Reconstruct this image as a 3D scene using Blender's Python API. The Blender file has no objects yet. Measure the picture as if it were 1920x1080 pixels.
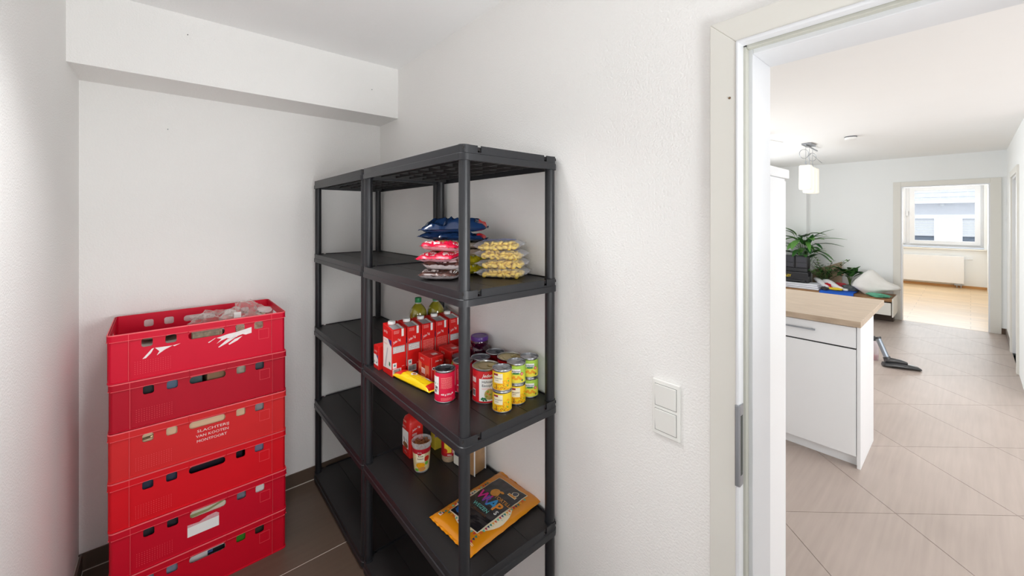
import bpy, bmesh, math, random
from math import sin, cos, pi, radians, sqrt
from mathutils import Vector, Matrix, noise
from mathutils.geometry import tessellate_polygon
random.seed(7)
SC = bpy.context.scene
COL = SC.collection

# ------------------------------------------------------------------ camera
cam_d = bpy.data.cameras.new('camera'); cam = bpy.data.objects.new('camera', cam_d); COL.objects.link(cam)
cam_d.sensor_width = 36; cam_d.lens = 739.14/1920*36; cam_d.shift_y = -131.85/1920; cam_d.clip_start = .05; cam_d.clip_end = 200
cam.location = (0, 0, 1.574); cam.rotation_euler = (pi/2, 0, -0.710)
SC.camera = cam
# ------------------------------------------------------------------ world, sun, lights, exposure
W = bpy.data.worlds.new('sky'); SC.world = W; W.use_nodes = True
wn = W.node_tree.nodes; wl = W.node_tree.links
bg = wn['Background']; bg.inputs[0].default_value = (.86, .93, 1, 1); bg.inputs[1].default_value = 1.5
def sun(rot, e):
    l = bpy.data.lights.new('sun', 'SUN'); l.energy = e; l.angle = .03; l.color = (1, .96, .9)
    o = bpy.data.objects.new('sun', l); COL.objects.link(o); o.rotation_euler = rot
sun((0, radians(-50), 0), 1.3)
def area(name, loc, rot, sx, sy, e, col=(1, 1, 1)):
    l = bpy.data.lights.new(name, 'AREA'); l.shape = 'RECTANGLE'; l.size = sx; l.size_y = sy; l.energy = e; l.color = col
    o = bpy.data.objects.new(name, l); COL.objects.link(o); o.location = loc; o.rotation_euler = rot
    return o
def disk(name, loc, size, e, col=(1, 1, 1)):
    l = bpy.data.lights.new(name, 'AREA'); l.shape = 'DISK'; l.size = size; l.energy = e; l.color = col
    o = bpy.data.objects.new(name, l); COL.objects.link(o); o.location = loc
    return o
def bulb(name, loc, r, e, col=(1, 1, 1)):
    l = bpy.data.lights.new(name, 'POINT'); l.shadow_soft_size = r; l.energy = e; l.color = col
    o = bpy.data.objects.new(name, l); COL.objects.link(o); o.location = loc
    return o
o = area('pantry_fill_up', (.55, -.6, 1.2), (radians(133), 0, radians(8)), .4, .4, 5.8, (.98, .995, 1)); o.data.spread = radians(95)  # added fill lamp behind the camera, aimed up to brighten ceiling and beam
o = area('pantry_fill_back', (.75, -.9, 1.45), (radians(92), 0, radians(16)), .5, .5, 3.6, (.98, .995, 1)); o.data.spread = radians(70)  # added fill lamp, unseen, narrow beam to brighten the back wall
o = area('pantry_fill_left', (.8, -.95, .5), (radians(78), 0, radians(45)), .5, .5, 4.2, (.98, .995, 1)); o.data.spread = radians(90)  # added fill lamp, unseen, brightens the left wall from low down
o = area('pantry_ceiling_light', (.27, 1.25, 2.46), (0, 0, 0), .3, .3, 7.5, (.99, .995, 1)); o.data.spread = radians(110)
o = area('pantry_fill_rack', (-.27, -.15, 1.15), (0, 0, 0), .4, .6, 2.3, (.98, .995, 1)); o.data.spread = radians(85)  # added fill lamp, unseen, aimed into the rack and the wall behind it
o.rotation_euler = (Vector((.75, 1.55, .75))-Vector((-.27, -.15, 1.15))).to_track_quat('-Z', 'Y').to_euler()
area('kitchen_fill_front', (4.4, -2.95, 1.5), (radians(90), 0, 0), 1.6, 1.4, 20, (.97, .98, 1))  # added fill lamp out of view, set in the invented kitchen opening
area('kitchen_fill_near', (1.28, -2.0, 1.4), (0, radians(-90), 0), 1.6, 1.4, 31, (.97, .98, 1))  # added fill lamp out of view, brightens the cabinet fronts
area('kitchen_fill_top', (3.9, -1.4, 2.45), (0, 0, 0), 1.2, 1.2, 33, (.96, .98, 1))  # added overhead fill panel out of view, not a lamp of the kitchen
area('kitchen_fill_left', (5.3, 2.36, 1.55), (radians(-90), 0, 0), 3.8, 1.3, 47, (.94, .975, 1))  # added fill panel on the hidden left wall, which has no window
area('far_room_window_light', (13.25, .6, 1.6), (radians(90), 0, radians(90)), 2.2, 1.2, 39, (.93, .97, 1))
area('far_room_fill_left', (11.2, 2.9, 1.6), (radians(-90), 0, 0), 2.4, 1.3, 24, (.93, .97, 1))  # added fill lamp out of view, brightens the far room walls
SC.view_settings.view_transform = 'Standard'; SC.view_settings.look = 'None'
SC.view_settings.exposure = 0.0; SC.view_settings.gamma = 1; SC.view_settings.use_curve_mapping = False
SC.cycles.use_denoising = True; SC.cycles.max_bounces = 10; SC.cycles.diffuse_bounces = 8
SC.cycles.transparent_max_bounces = 24; SC.cycles.caustics_reflective = False; SC.cycles.caustics_refractive = False

# ------------------------------------------------------------------ materials
MC = {}
def s2l(c): return tuple(((x/255)/12.92 if x/255 <= .04045 else ((x/255+.055)/1.055)**2.4) for x in c)
def M(name, col=None, rough=.5, metal=0, var=.06, vscale=8, bump=0, bscale=60, stretch=None, coat=0, spec=.5, emit=0, alpha=1):
    """principled with noise variation; col is sRGB 0-255"""
    if name in MC: return MC[name]
    m = bpy.data.materials.new(name); m.use_nodes = True; n = m.node_tree.nodes; l = m.node_tree.links
    b = n['Principled BSDF']; c = s2l(col)
    tc = n.new('ShaderNodeTexCoord'); mp = n.new('ShaderNodeMapping'); l.new(tc.outputs['Object'], mp.inputs[0])
    if stretch: mp.inputs['Scale'].default_value = stretch
    nz = n.new('ShaderNodeTexNoise'); nz.inputs['Scale'].default_value = vscale; nz.inputs['Detail'].default_value = 4
    l.new(mp.outputs[0], nz.inputs['Vector'])
    mx = n.new('ShaderNodeMix'); mx.data_type = 'RGBA'
    mx.inputs[6].default_value = tuple(x*(1-var) for x in c)+(1,); mx.inputs[7].default_value = tuple(min(1, x*(1+var)) for x in c)+(1,)
    l.new(nz.outputs[0], mx.inputs[0]); l.new(mx.outputs[2], b.inputs['Base Color'])
    b.inputs['Roughness'].default_value = rough; b.inputs['Metallic'].default_value = metal
    b.inputs['Coat Weight'].default_value = coat; b.inputs['Specular IOR Level'].default_value = spec
    b.inputs['Alpha'].default_value = alpha
    if emit:
        b.inputs['Emission Color'].default_value = c+(1,); b.inputs['Emission Strength'].default_value = emit
    if bump:
        n2 = n.new('ShaderNodeTexNoise'); n2.inputs['Scale'].default_value = bscale; n2.inputs['Detail'].default_value = 6
        l.new(mp.outputs[0], n2.inputs['Vector'])
        bp = n.new('ShaderNodeBump'); bp.inputs['Strength'].default_value = bump; bp.inputs['Distance'].default_value = .01
        l.new(n2.outputs[0], bp.inputs['Height']); l.new(bp.outputs[0], b.inputs['Normal'])
    MC[name] = m; return m
def film(name, col, amount=.12, rough=.12, tint=None):
    """clear wrapping film or thin glass: mostly transparent, slightly glossy"""
    if name in MC: return MC[name]
    m = bpy.data.materials.new(name); m.use_nodes = True; n = m.node_tree.nodes; l = m.node_tree.links
    n.remove(n['Principled BSDF']); out = n['Material Output']
    t = n.new('ShaderNodeBsdfTransparent'); t.inputs[0].default_value = (tint or (1, 1, 1))+(1,)
    g = n.new('ShaderNodeBsdfPrincipled'); g.inputs['Base Color'].default_value = s2l(col)+(1,); g.inputs['Roughness'].default_value = rough
    lw = n.new('ShaderNodeLayerWeight'); lw.inputs[0].default_value = .3
    nz = n.new('ShaderNodeTexNoise'); nz.inputs['Scale'].default_value = 40
    ma = n.new('ShaderNodeMath'); ma.operation = 'MULTIPLY_ADD'; ma.inputs[1].default_value = .6; ma.inputs[2].default_value = amount
    l.new(lw.outputs['Facing'], ma.inputs[0])
    mx = n.new('ShaderNodeMixShader'); l.new(ma.outputs[0], mx.inputs[0]); l.new(t.outputs[0], mx.inputs[1]); l.new(g.outputs[0], mx.inputs[2])
    l.new(mx.outputs[0], out.inputs[0]); MC[name] = m; return m
def wood(name, c1, c2, scale, stretch, rough=.45, plank=None):
    if name in MC: return MC[name]
    m = bpy.data.materials.new(name); m.use_nodes = True; n = m.node_tree.nodes; l = m.node_tree.links
    b = n['Principled BSDF']; tc = n.new('ShaderNodeTexCoord'); mp = n.new('ShaderNodeMapping'); mp.inputs['Scale'].default_value = stretch
    l.new(tc.outputs['Object'], mp.inputs[0])
    nz = n.new('ShaderNodeTexNoise'); nz.inputs['Scale'].default_value = scale; nz.inputs['Detail'].default_value = 8; nz.inputs['Distortion'].default_value = .6
    l.new(mp.outputs[0], nz.inputs['Vector'])
    r = n.new('ShaderNodeValToRGB'); r.color_ramp.elements[0].position = .32; r.color_ramp.elements[1].position = .68
    r.color_ramp.elements[0].color = s2l(c1)+(1,); r.color_ramp.elements[1].color = s2l(c2)+(1,)
    l.new(nz.outputs[0], r.inputs[0]); last = r.outputs[0]
    if plank:
        br = n.new('ShaderNodeTexBrick'); br.inputs['Scale'].default_value = 1; br.inputs['Brick Width'].default_value = plank[1]; br.inputs['Row Height'].default_value = plank[0]
        br.inputs['Mortar Size'].default_value = .003; br.inputs['Color1'].default_value = (1, 1, 1, 1); br.inputs['Color2'].default_value = (.82, .82, .82, 1); br.inputs['Mortar'].default_value = (.5, .45, .4, 1)
        m2 = n.new('ShaderNodeMapping'); m2.inputs['Rotation'].default_value = (0, 0, pi/2); l.new(tc.outputs['Object'], m2.inputs[0]); l.new(m2.outputs[0], br.inputs['Vector'])
        mm = n.new('ShaderNodeMix'); mm.data_type = 'RGBA'; mm.blend_type = 'MULTIPLY'; mm.inputs[0].default_value = 1
        l.new(last, mm.inputs[6]); l.new(br.outputs[0], mm.inputs[7]); last = mm.outputs[2]
    l.new(last, b.inputs['Base Color']); b.inputs['Roughness'].default_value = rough
    MC[name] = m; return m
def plaster(name, col, strength=.35, scale=90):
    if name in MC: return MC[name]
    m = M(name, col, rough=.9, var=.012, vscale=3, bump=strength, bscale=scale, spec=.2)
    return m
def tilemat(name, c1, c2, rough):
    if name in MC: return MC[name]
    m = bpy.data.materials.new(name); m.use_nodes = True; n = m.node_tree.nodes; l = m.node_tree.links
    b = n['Principled BSDF']; g = n.new('ShaderNodeNewGeometry'); mp = n.new('ShaderNodeMapping')
    mp.inputs['Rotation'].default_value = (0, 0, radians(48)); mp.inputs['Scale'].default_value = (1.4, 26, 1)
    l.new(g.outputs['Position'], mp.inputs[0])
    nz = n.new('ShaderNodeTexNoise'); nz.inputs['Scale'].default_value = 1.6; nz.inputs['Detail'].default_value = 7; l.new(mp.outputs[0], nz.inputs['Vector'])
    n2 = n.new('ShaderNodeTexNoise'); n2.inputs['Scale'].default_value = 2.2; n2.inputs['Detail'].default_value = 2; l.new(g.outputs['Position'], n2.inputs['Vector'])
    ad = n.new('ShaderNodeMath'); ad.operation = 'ADD'; l.new(nz.outputs[0], ad.inputs[0]); l.new(n2.outputs[0], ad.inputs[1])
    r = n.new('ShaderNodeMapRange'); r.inputs[1].default_value = .55; r.inputs[2].default_value = 1.45; l.new(ad.outputs[0], r.inputs[0])
    mx = n.new('ShaderNodeMix'); mx.data_type = 'RGBA'; mx.inputs[6].default_value = s2l(c1)+(1,); mx.inputs[7].default_value = s2l(c2)+(1,)
    l.new(r.outputs[0], mx.inputs[0]); l.new(mx.outputs[2], b.inputs['Base Color']); b.inputs['Roughness'].default_value = rough
    MC[name] = m; return m

WALL = plaster('white_plaster', (246, 245, 243), .28, 170); WALLK = plaster('kitchen_white_paint', (241, 243, 243), .05, 60)
CEIL = plaster('ceiling_paint', (250, 250, 250), .12, 150)
TRIM = M('door_frame_paint', (226, 224, 217), .4, var=.01); TRIMW = M('door_lining_white', (228, 230, 233), .35, var=.01)
RUBBER = M('door_seal_grey', (196, 196, 186), .6)
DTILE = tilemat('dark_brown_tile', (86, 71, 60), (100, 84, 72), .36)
KTILE = tilemat('brown_tile_daylit', (160, 146, 137), (180, 165, 156), .40)  # same brown tile as the pantry, daylight brightness put into its colour
GROUT = M('grout_light', (214, 208, 198), .9); GROUTK = M('grout_grey', (128, 118, 110), .9)
BLACK = M('black_plastic', (32, 33, 37), .40, var=.1, vscale=20, bump=.05, bscale=300)
DECK = M('black_plastic_deck', (38, 36, 36), .45, var=.12, vscale=14, bump=.06, bscale=260)
WHITE = M('white_print', (238, 238, 236), .4, var=.01); KW = M('white_laminate', (240, 242, 244), .3, var=.008)
SILVER = M('tin_silver', (190, 192, 196), .28, 1, var=.05); GOLD = M('tin_gold', (205, 190, 140), .3, 1); DTIN = M('tin_dark', (95, 100, 108), .3, 1)
STEEL = M('brushed_steel', (168, 172, 178), .35, 1)
INK = M('black_ink', (30, 30, 34), .5)

# ------------------------------------------------------------------ mesh builder
class MB:
    def __init__(s, mat=None): s.v = []; s.f = []; s.mi = []; s.mats = []; s.cur = 0; s.T = None; mat and s.mat(mat)
    def mat(s, m):
        if m not in s.mats: s.mats.append(m)
        s.cur = s.mats.index(m); return s
    def add(s, vs, fs):
        o = len(s.v)
        for p in vs:
            p = Vector(p); s.v.append(s.T @ p if s.T else p)
        for f in fs: s.f.append([o+i for i in f]); s.mi.append(s.cur)
        return s
    def box(s, x0, y0, z0, x1, y1, z1):
        return s.add([(x0,y0,z0),(x1,y0,z0),(x1,y1,z0),(x0,y1,z0),(x0,y0,z1),(x1,y0,z1),(x1,y1,z1),(x0,y1,z1)],
                     [(0,3,2,1),(4,5,6,7),(0,1,5,4),(1,2,6,5),(2,3,7,6),(3,0,4,7)])
    def lathe(s, prof, n=32, c=(0,0), z=0, cap=(True, True)):
        vs = []; fs = []
        for r, h in prof:
            for i in range(n): vs.append((c[0]+r*cos(2*pi*i/n), c[1]+r*sin(2*pi*i/n), z+h))
        for j in range(len(prof)-1):
            for i in range(n): k = (i+1) % n; fs.append((j*n+i, j*n+k, (j+1)*n+k, (j+1)*n+i))
        if cap[0]: fs.append(tuple(reversed(range(n))))
        if cap[1]: fs.append(tuple((len(prof)-1)*n+i for i in range(n)))
        return s.add(vs, fs)
    def tube(s, pts, r, n=8):
        pts = [Vector(p) for p in pts]; vs = []; fs = []; m = len(pts)
        rr = r if isinstance(r, (list, tuple)) else [r]*m
        for j, p in enumerate(pts):
            d = (pts[min(j+1, m-1)]-pts[max(j-1, 0)]).normalized()
            a = Vector((0,0,1)) if abs(d.z) < .9 else Vector((1,0,0))
            u = d.cross(a).normalized(); w = d.cross(u)
            for i in range(n): vs.append(p+(u*cos(2*pi*i/n)+w*sin(2*pi*i/n))*rr[j])
        for j in range(m-1):
            for i in range(n): k = (i+1) % n; fs.append((j*n+i, (j+1)*n+i, (j+1)*n+k, j*n+k))
        fs.append(tuple(range(n))); fs.append(tuple(reversed([(m-1)*n+i for i in range(n)])))
        return s.add(vs, fs)
    def grid(s, fn, nu, nv, u0=0, u1=1, v0=0, v1=1):
        vs = [fn(u0+(u1-u0)*i/nu, v0+(v1-v0)*j/nv) for j in range(nv+1) for i in range(nu+1)]
        fs = [(j*(nu+1)+i, j*(nu+1)+i+1, (j+1)*(nu+1)+i+1, (j+1)*(nu+1)+i) for j in range(nv) for i in range(nu)]
        return s.add(vs, fs)
    def loft(s, outl, prof, closed=True, ztop=None):
        """outl(off)->points; prof list of (off, z)"""
        vs = []; fs = []; n = None
        for off, z in prof:
            o = outl(off); n = len(o)
            for i, p in enumerate(o): vs.append((p[0], p[1], z(i) if callable(z) else z))
        m = len(prof)
        for j in range(m-1 if not closed else m):
            for i in range(n):
                k = (i+1) % n; jj = (j+1) % m
                fs.append((j*n+i, j*n+k, jj*n+k, jj*n+i))
        return s.add(vs, fs)
    def plate(s, outer, holes, fn, th):
        """flat plate with holes; fn(u, v, w) -> 3D, w = 0..th"""
        loops = [outer]+holes; pts = [p for L in loops for p in L]
        tris = tessellate_polygon([[Vector((p[0], p[1], 0)) for p in L] for L in loops])
        n = len(pts); vs = [fn(p[0], p[1], 0) for p in pts]+[fn(p[0], p[1], th) for p in pts]
        fs = [tuple(t) for t in tris]+[tuple(n+i for i in reversed(t)) for t in tris]
        o = 0
        for L in loops:
            k = len(L)
            for i in range(k): fs.append((o+i, o+(i+1) % k, n+o+(i+1) % k, n+o+i))
            o += k
        return s.add(vs, fs)
    def build(s, name, parent=None, smooth=False, bevel=0, seg=2, kind=None, loc=None, angle=35, sub=0):
        me = bpy.data.meshes.new(name); me.from_pydata([tuple(v) for v in s.v], [], s.f)
        for m in s.mats: me.materials.append(m)
        if s.mats: me.polygons.foreach_set('material_index', s.mi)
        bm = bmesh.new(); bm.from_mesh(me); bmesh.ops.recalc_face_normals(bm, faces=bm.faces); bm.to_mesh(me); bm.free()
        if smooth:
            me.shade_smooth(); me.set_sharp_from_angle(angle=radians(angle))
        o = bpy.data.objects.new(name, me); COL.objects.link(o)
        if bevel:
            b = o.modifiers.new('bevel', 'BEVEL'); b.width = bevel; b.segments = seg; b.limit_method = 'ANGLE'; b.angle_limit = radians(40)
        if sub:
            b = o.modifiers.new('sub', 'SUBSURF'); b.levels = sub; b.render_levels = sub
        if parent: o.parent = parent
        if loc: o.location = loc
        if kind: o['kind'] = kind
        return o
def rrect(x0, y0, x1, y1, r, n=5):
    p = []
    for cx, cy, a in ((x1-r, y0+r, -pi/2), (x1-r, y1-r, 0), (x0+r, y1-r, pi/2), (x0+r, y0+r, pi)):
        for i in range(n+1): t = a+pi/2*i/n; p.append((cx+r*cos(t), cy+r*sin(t)))
    return p
def tag(o, label=None, cat=None, group=None, kind=None):
    if label: o['label'] = label
    if cat: o['category'] = cat
    if group: o['group'] = group
    if kind: o['kind'] = kind
    return o
def thing(name, label, cat, loc=(0,0,0), rz=0, group=None):
    o = bpy.data.objects.new(name, None); COL.objects.link(o); o.empty_display_size = .05
    o.location = loc; o.rotation_euler = (0, 0, rz); return tag(o, label, cat, group)
def kids(o): return [c for c in bpy.data.objects if c.parent == o]
def copy_tree(o, parent=None):
    c = o.copy(); COL.objects.link(c); c.parent = parent
    for k in kids(o): copy_tree(k, c)
    return c
def struct(mb, name, parent=None, **k):
    o = mb.build(name, parent, **k)
    if not parent: o['kind'] = 'structure'
    return o
TXT = {}
def text2d(t, size=1, shear=0, bold=0):
    key = (t, shear, bold)
    if key not in TXT:
        c = bpy.data.curves.new('t', 'FONT'); c.body = t; c.size = 1; c.shear = shear; c.resolution_u = 2; c.offset = bold; c.fill_mode = 'FRONT'
        o = bpy.data.objects.new('t', c); me = o.to_mesh()
        TXT[key] = ([(v.co.x, v.co.y) for v in me.vertices], [tuple(p.vertices) for p in me.polygons])
        o.to_mesh_clear(); bpy.data.objects.remove(o); bpy.data.curves.remove(c)
    v, f = TXT[key]
    return [(x*size, y*size) for x, y in v], f
def put_text(mb, fn, t, u, v, size, mat, shear=0, bold=0, rot=0, w=None):
    vs, fs = text2d(t, size, shear, bold)
    if not vs: return
    mb.mat(mat); wd = max(x for x, y in vs)
    k = (w/wd) if w else 1
    c, s = cos(rot), sin(rot)
    mb.add([fn(u+x*k*c-y*s, v+x*k*s+y*c) for x, y in vs], fs)
def put_rect(mb, fn, u0, v0, u1, v1, mat, n=4):
    mb.mat(mat).grid(fn, n, n, u0, u1, v0, v1)
def put_poly(mb, fn, pts, mat):
    mb.mat(mat).add([fn(*p) for p in pts], [tuple(range(len(pts)))])
def put_disc(mb, fn, u, v, r, mat, n=16, rings=2, ry=None):
    ry = ry or r; mb.mat(mat)
    vs = [fn(u, v)]+[fn(u+r*k/rings*cos(2*pi*i/n), v+ry*k/rings*sin(2*pi*i/n)) for k in range(1, rings+1) for i in range(n)]
    fs = [(0, 1+i, 1+(i+1) % n) for i in range(n)]
    for k in range(rings-1):
        for i in range(n): a = 1+k*n; fs.append((a+i, a+n+i, a+n+(i+1) % n, a+(i+1) % n))
    mb.add(vs, fs)
def put_lines(mb, fn, u0, v0, u1, v1, rows, mat, fill=.45, seed=1):
    """rows of small print as word-length dashes"""
    rnd = random.Random(seed); mb.mat(mat); h = (v1-v0)/rows
    for r in range(rows):
        u = u0; v = v1-(r+1)*h
        while u < u1-.001:
            w = min(rnd.uniform(.04, .13)*(u1-u0), u1-u)
            mb.add([fn(u, v), fn(u+w, v), fn(u+w, v+h*fill), fn(u, v+h*fill)], [(0, 1, 2, 3)])
            u += w+(u1-u0)*.025
def put_barcode(mb, fn, u0, v0, u1, v1, seed=3):
    put_rect(mb, fn, u0, v0, u1, v1, WHITE, 2); rnd = random.Random(seed); u = u0+(u1-u0)*.06; mb.mat(INK)
    g = lambda a, b: fn(a, b, .0002)
    while u < u1-(u1-u0)*.08:
        w = rnd.choice((.4, .7, 1.1))*(u1-u0)*.035
        mb.add([g(u, v0+(v1-v0)*.15), g(u+w, v0+(v1-v0)*.15), g(u+w, v1-(v1-v0)*.08), g(u, v1-(v1-v0)*.08)], [(0,1,2,3)]); u += w+rnd.choice((.4, .8))*(u1-u0)*.035
def cylmap(r, ang, off=.0006):
    return lambda u, v, e=0: ((r+off+e)*cos(ang+u/r), (r+off+e)*sin(ang+u/r), v)
def facemap(o, U, V, off=.0005):
    o = Vector(o); U = Vector(U); V = Vector(V); N = U.cross(V)
    return lambda u, v, e=0: o+U*u+V*v+N*(off+e)

# ================================================================== ROOM SHELL
XR, YB = 1.053, 2.585
H = 2.488
def wallbox(name, *b, mat=WALL): return struct(MB(mat).box(*b), name)
# floors
f = struct(MB(GROUT).box(-1.2, -1.25, -.12, XR+.02, YB+.1, -.0012), 'floor')
nx = [-.52+.62*i for i in range(4)]; ny = [-1.12+.62*i for i in range(7)]
tile_mesh = None
for x in nx:
    for y in ny:
        x0, x1 = max(x, -.32), min(x+.6155, XR); y0, y1 = max(y+.0, -1.2), min(y+.6155, YB)
        if x1-x0 > .02 and y1-y0 > .02 and y1 > 0:
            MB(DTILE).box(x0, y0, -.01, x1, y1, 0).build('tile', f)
# the kitchen floor, square tiles laid diagonally
kf = struct(MB(GROUTK).box(1.2, -3.1, -.12, 8.502, 2.5, -.003), 'floor')
def clip(poly, b):
    for ax, sgn, lim in ((0, 1, b[0]), (0, -1, -b[2]), (1, 1, b[1]), (1, -1, -b[3])):
        out = []
        for i in range(len(poly)):
            p, q = poly[i-1], poly[i]; a, c = p[ax]*sgn-lim, q[ax]*sgn-lim
            if (a >= 0) != (c >= 0):
                t = a/(a-c); out.append((p[0]+(q[0]-p[0])*t, p[1]+(q[1]-p[1])*t))
            if c >= 0: out.append(q)
        poly = out
        if not poly: return []
    return poly
th = radians(45+2.9); U = Vector((cos(th), sin(th))); V = Vector((-sin(th), cos(th))); S = .63; N0 = Vector((4.695, .35))
for i in range(-11, 10):
    for j in range(-11, 10):
        o = N0+U*S*i+V*S*j; g = .003
        q = [o+U*a+V*b for a, b in ((g/2, g/2), (S-g/2, g/2), (S-g/2, S-g/2), (g/2, S-g/2))]
        p = clip([tuple(v) for v in q], (1.21, -3.0, 8.5, 2.4))
        if len(p) > 2 and not (min(v[0] for v in p) > 5.6 and max(v[1] for v in p) < -.45):
            n = len(p); MB(KTILE).add([(x, y, -.01) for x, y in p]+[(x, y, 0) for x, y in p],
                [tuple(reversed(range(n))), tuple(range(n, 2*n))]+[(k, (k+1) % n, n+(k+1) % n, n+k) for k in range(n)]).build('tile', kf)
OAK = wood('oak_laminate', (200, 166, 122), (222, 194, 154), 5, (9, .8, 1), .3, (.19, 1.3))
struct(MB(OAK).box(8.497, -.8, -.12, 13.45, 3.1, .0012), 'floor')
# ceilings
struct(MB(CEIL).box(-.5, -1.3, H, XR+.16, YB+.15, H+.1), 'ceiling')
struct(MB(plaster('kitchen_ceiling_paint', (244, 244, 243), .04, 60)).box(XR+.16, -3.15, H, 8.65, 2.55, H+.1), 'ceiling')
struct(MB(CEIL).box(8.65, -.9, H, 13.6, 3.2, H+.1), 'ceiling')
# pantry walls
wallbox('wall_back', -.5, YB, -.1, XR+.15, YB+.12, H)
wallbox('wall_left', -.44, -1.2, -.1, -.318, YB, H)
# right wall with the door opening (Y -.50 .. .365)
DY0, DY1, DZ = .365, -.50, 2.0
m = MB(WALL); OUT = [(YB, -.1), (YB, H), (-1.2, H), (-1.2, -.1)]
m.plate(OUT, [[(DY1, 0), (DY0, 0), (DY0, DZ), (DY1, DZ)]], lambda u, v, w: (XR+w, u, v), .155); struct(m, 'wall_right')
# near wall behind the camera, with a window opening added to let light in
m = MB(WALL); m.plate([(-.32, -.1), (XR, -.1), (XR, H), (-.32, H)], [[(-.15, .9), (.85, .9), (.85, 2.15), (-.15, 2.15)]], lambda u, v, w: (u, -1.2-w, v), .12); struct(m, 'wall_front')
struct(MB(WALL).box(-.318, 2.236+.07, 2.186, XR, YB, H), 'trim_1')   # boxed-in beam under the ceiling
def window(name, y, x0, x1, z0, z1):
    w = struct(MB(TRIMW).plate([(x0, z0), (x1, z0), (x1, z1), (x0, z1)], [[(x0+.06, z0+.06), (x1-.06, z0+.06), (x1-.06, z1-.06), (x0+.06, z1-.06)]], lambda u, v, t: (u, y+t, v), .05), name)
    return w
window('added_window_2', -1.3, -.15, .85, .9, 2.15)  # unseen frame, made up along with the opening that lets light in
# baseboards: single tiles
bb = struct(MB(GROUT).box(-.318, YB-.0135, 0, XR, YB, .0035).box(-.318, YB-.006, 0, XR, YB, .074), 'baseboard_back')
for i in range(4):
    x0 = max(-.318, -.52+.62*i-.05); x1 = min(-.52+.62*(i+1)-.053, XR)
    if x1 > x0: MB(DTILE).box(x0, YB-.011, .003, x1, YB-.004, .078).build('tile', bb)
bb = struct(MB(GROUT).box(-.318, 1.0, 0, -.311, YB-.014, .074).box(-.318, 1.0, 0, -.3035, YB-.014, .0035), 'baseboard_left')
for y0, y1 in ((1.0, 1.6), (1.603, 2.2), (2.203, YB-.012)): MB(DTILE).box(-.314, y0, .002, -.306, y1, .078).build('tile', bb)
bb = struct(MB(GROUT).box(XR-.006, .44, 0, XR, YB-.012, .074), 'baseboard_right')
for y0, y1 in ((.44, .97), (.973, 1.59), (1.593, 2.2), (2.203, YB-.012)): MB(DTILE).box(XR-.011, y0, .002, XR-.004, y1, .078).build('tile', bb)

# door frame of the pantry: casing, rounded nose, seal, lining
dr = bpy.data.objects.new('door_1', None); COL.objects.link(dr); dr['kind'] = 'structure'
a0, a1 = .4335, .372; zt = 2.064; zi = 2.002; far = DY1-.068
m = MB(TRIM)
m.add([(XR-.016, a0, 0), (XR-.016, a1, 0), (XR-.016, a1, zi), (XR-.016, a0, zt), (XR+.002, a0, 0), (XR+.002, a1, 0), (XR+.002, a1, zi), (XR+.002, a0, zt)],
      [(0,1,2,3),(7,6,5,4),(0,3,7,4),(1,5,6,2),(0,4,5,1),(3,2,6,7)]); m.build('casing', dr, bevel=.002)
m = MB(TRIM)
m.add([(XR-.016, a0, zt), (XR-.016, a1, zi), (XR-.016, far+.065, zi), (XR-.016, far, zt), (XR+.002, a0, zt), (XR+.002, a1, zi), (XR+.002, far+.065, zi), (XR+.002, far, zt)],
      [(0,1,2,3),(7,6,5,4),(0,3,7,4),(1,5,6,2),(0,4,5,1),(3,2,6,7)]); m.build('casing', dr, bevel=.002)
MB(TRIM).box(XR-.016, far, 0, XR+.002, far+.065, zt-.062).build('casing', dr, bevel=.002)
MB(TRIMW).box(XR-.019, .364, 0, XR+.012, .373, zi+.001).build('nose', dr, bevel=.004, seg=4)
MB(TRIMW).box(XR-.019, DY1, zi-.007, XR+.012, .3725, zi+.002).build('nose', dr, bevel=.004, seg=4)
MB(RUBBER).box(XR+.012, .358, 0, XR+.030, .366, zi-.008).build('seal', dr, bevel=.002)
MB(RUBBER).box(XR+.012, DY1, zi-.014, XR+.030, .358, zi-.004).build('seal', dr, bevel=.002)
MB(M('door_lining_paint', (217, 219, 222), .35, var=.01)).box(XR+.028, .349, 0, XR+.158, .3655, zi-.012).build('lining', dr, bevel=.0015)
MB(TRIMW).box(XR+.028, DY1, zi-.026, XR+.158, .349, zi-.0005).build('lining', dr, bevel=.0015)
MB(TRIMW).box(XR+.028, DY1-.001, 0, XR+.158, DY1+.015, zi-.026).build('lining', dr, bevel=.0015)
m = MB(STEEL); m.box(XR-.0215, .362, .925, XR-.018, .3725, 1.121); m.build('strike_plate', dr, bevel=.0015)
m = MB(STEEL)
m.plate([(0, 0), (.020, 0), (.020, .196), (0, .196)], [rrect(.004, .028, .0165, .075, .002), rrect(.004, .115, .0165, .165, .002)], lambda u, v, w: (XR-.0185+u, .3628-w, .925+v), .0012)
sp = m.build('strike_face', dr)
MB(M('recess_dark', (60, 66, 60), .7)).box(XR-.0145, .3615, .95, XR-.002, .3632, 1.095).build('latch_recess', dr)
MB(M('screw_brown', (120, 95, 70), .5, .6)).lathe([(.003, 0), (.0025, .0015)], 8).build('screw', dr).matrix_local = Matrix.Translation((XR-.0165, .386, 1.868)) @ Matrix.Rotation(-pi/2, 4, 'Y')
# small nails left in the beam and the walls
for x, z in ((.05, 2.40), (.89, 2.33)):
    tag(MB(DTIN).tube([(x, 2.306, z), (x, 2.301, z)], .0018, 6).build('nail'), 'tiny dark nail left in the white beam, ' + ('nearer the left wall' if x < .5 else 'near its right end'), 'nail')
tag(MB(DTIN).tube([(-.02, YB, 2.01), (-.02, YB-.006, 2.01)], .002, 6).build('nail'), 'tiny dark nail in the white back wall below the beam', 'nail')

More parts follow.
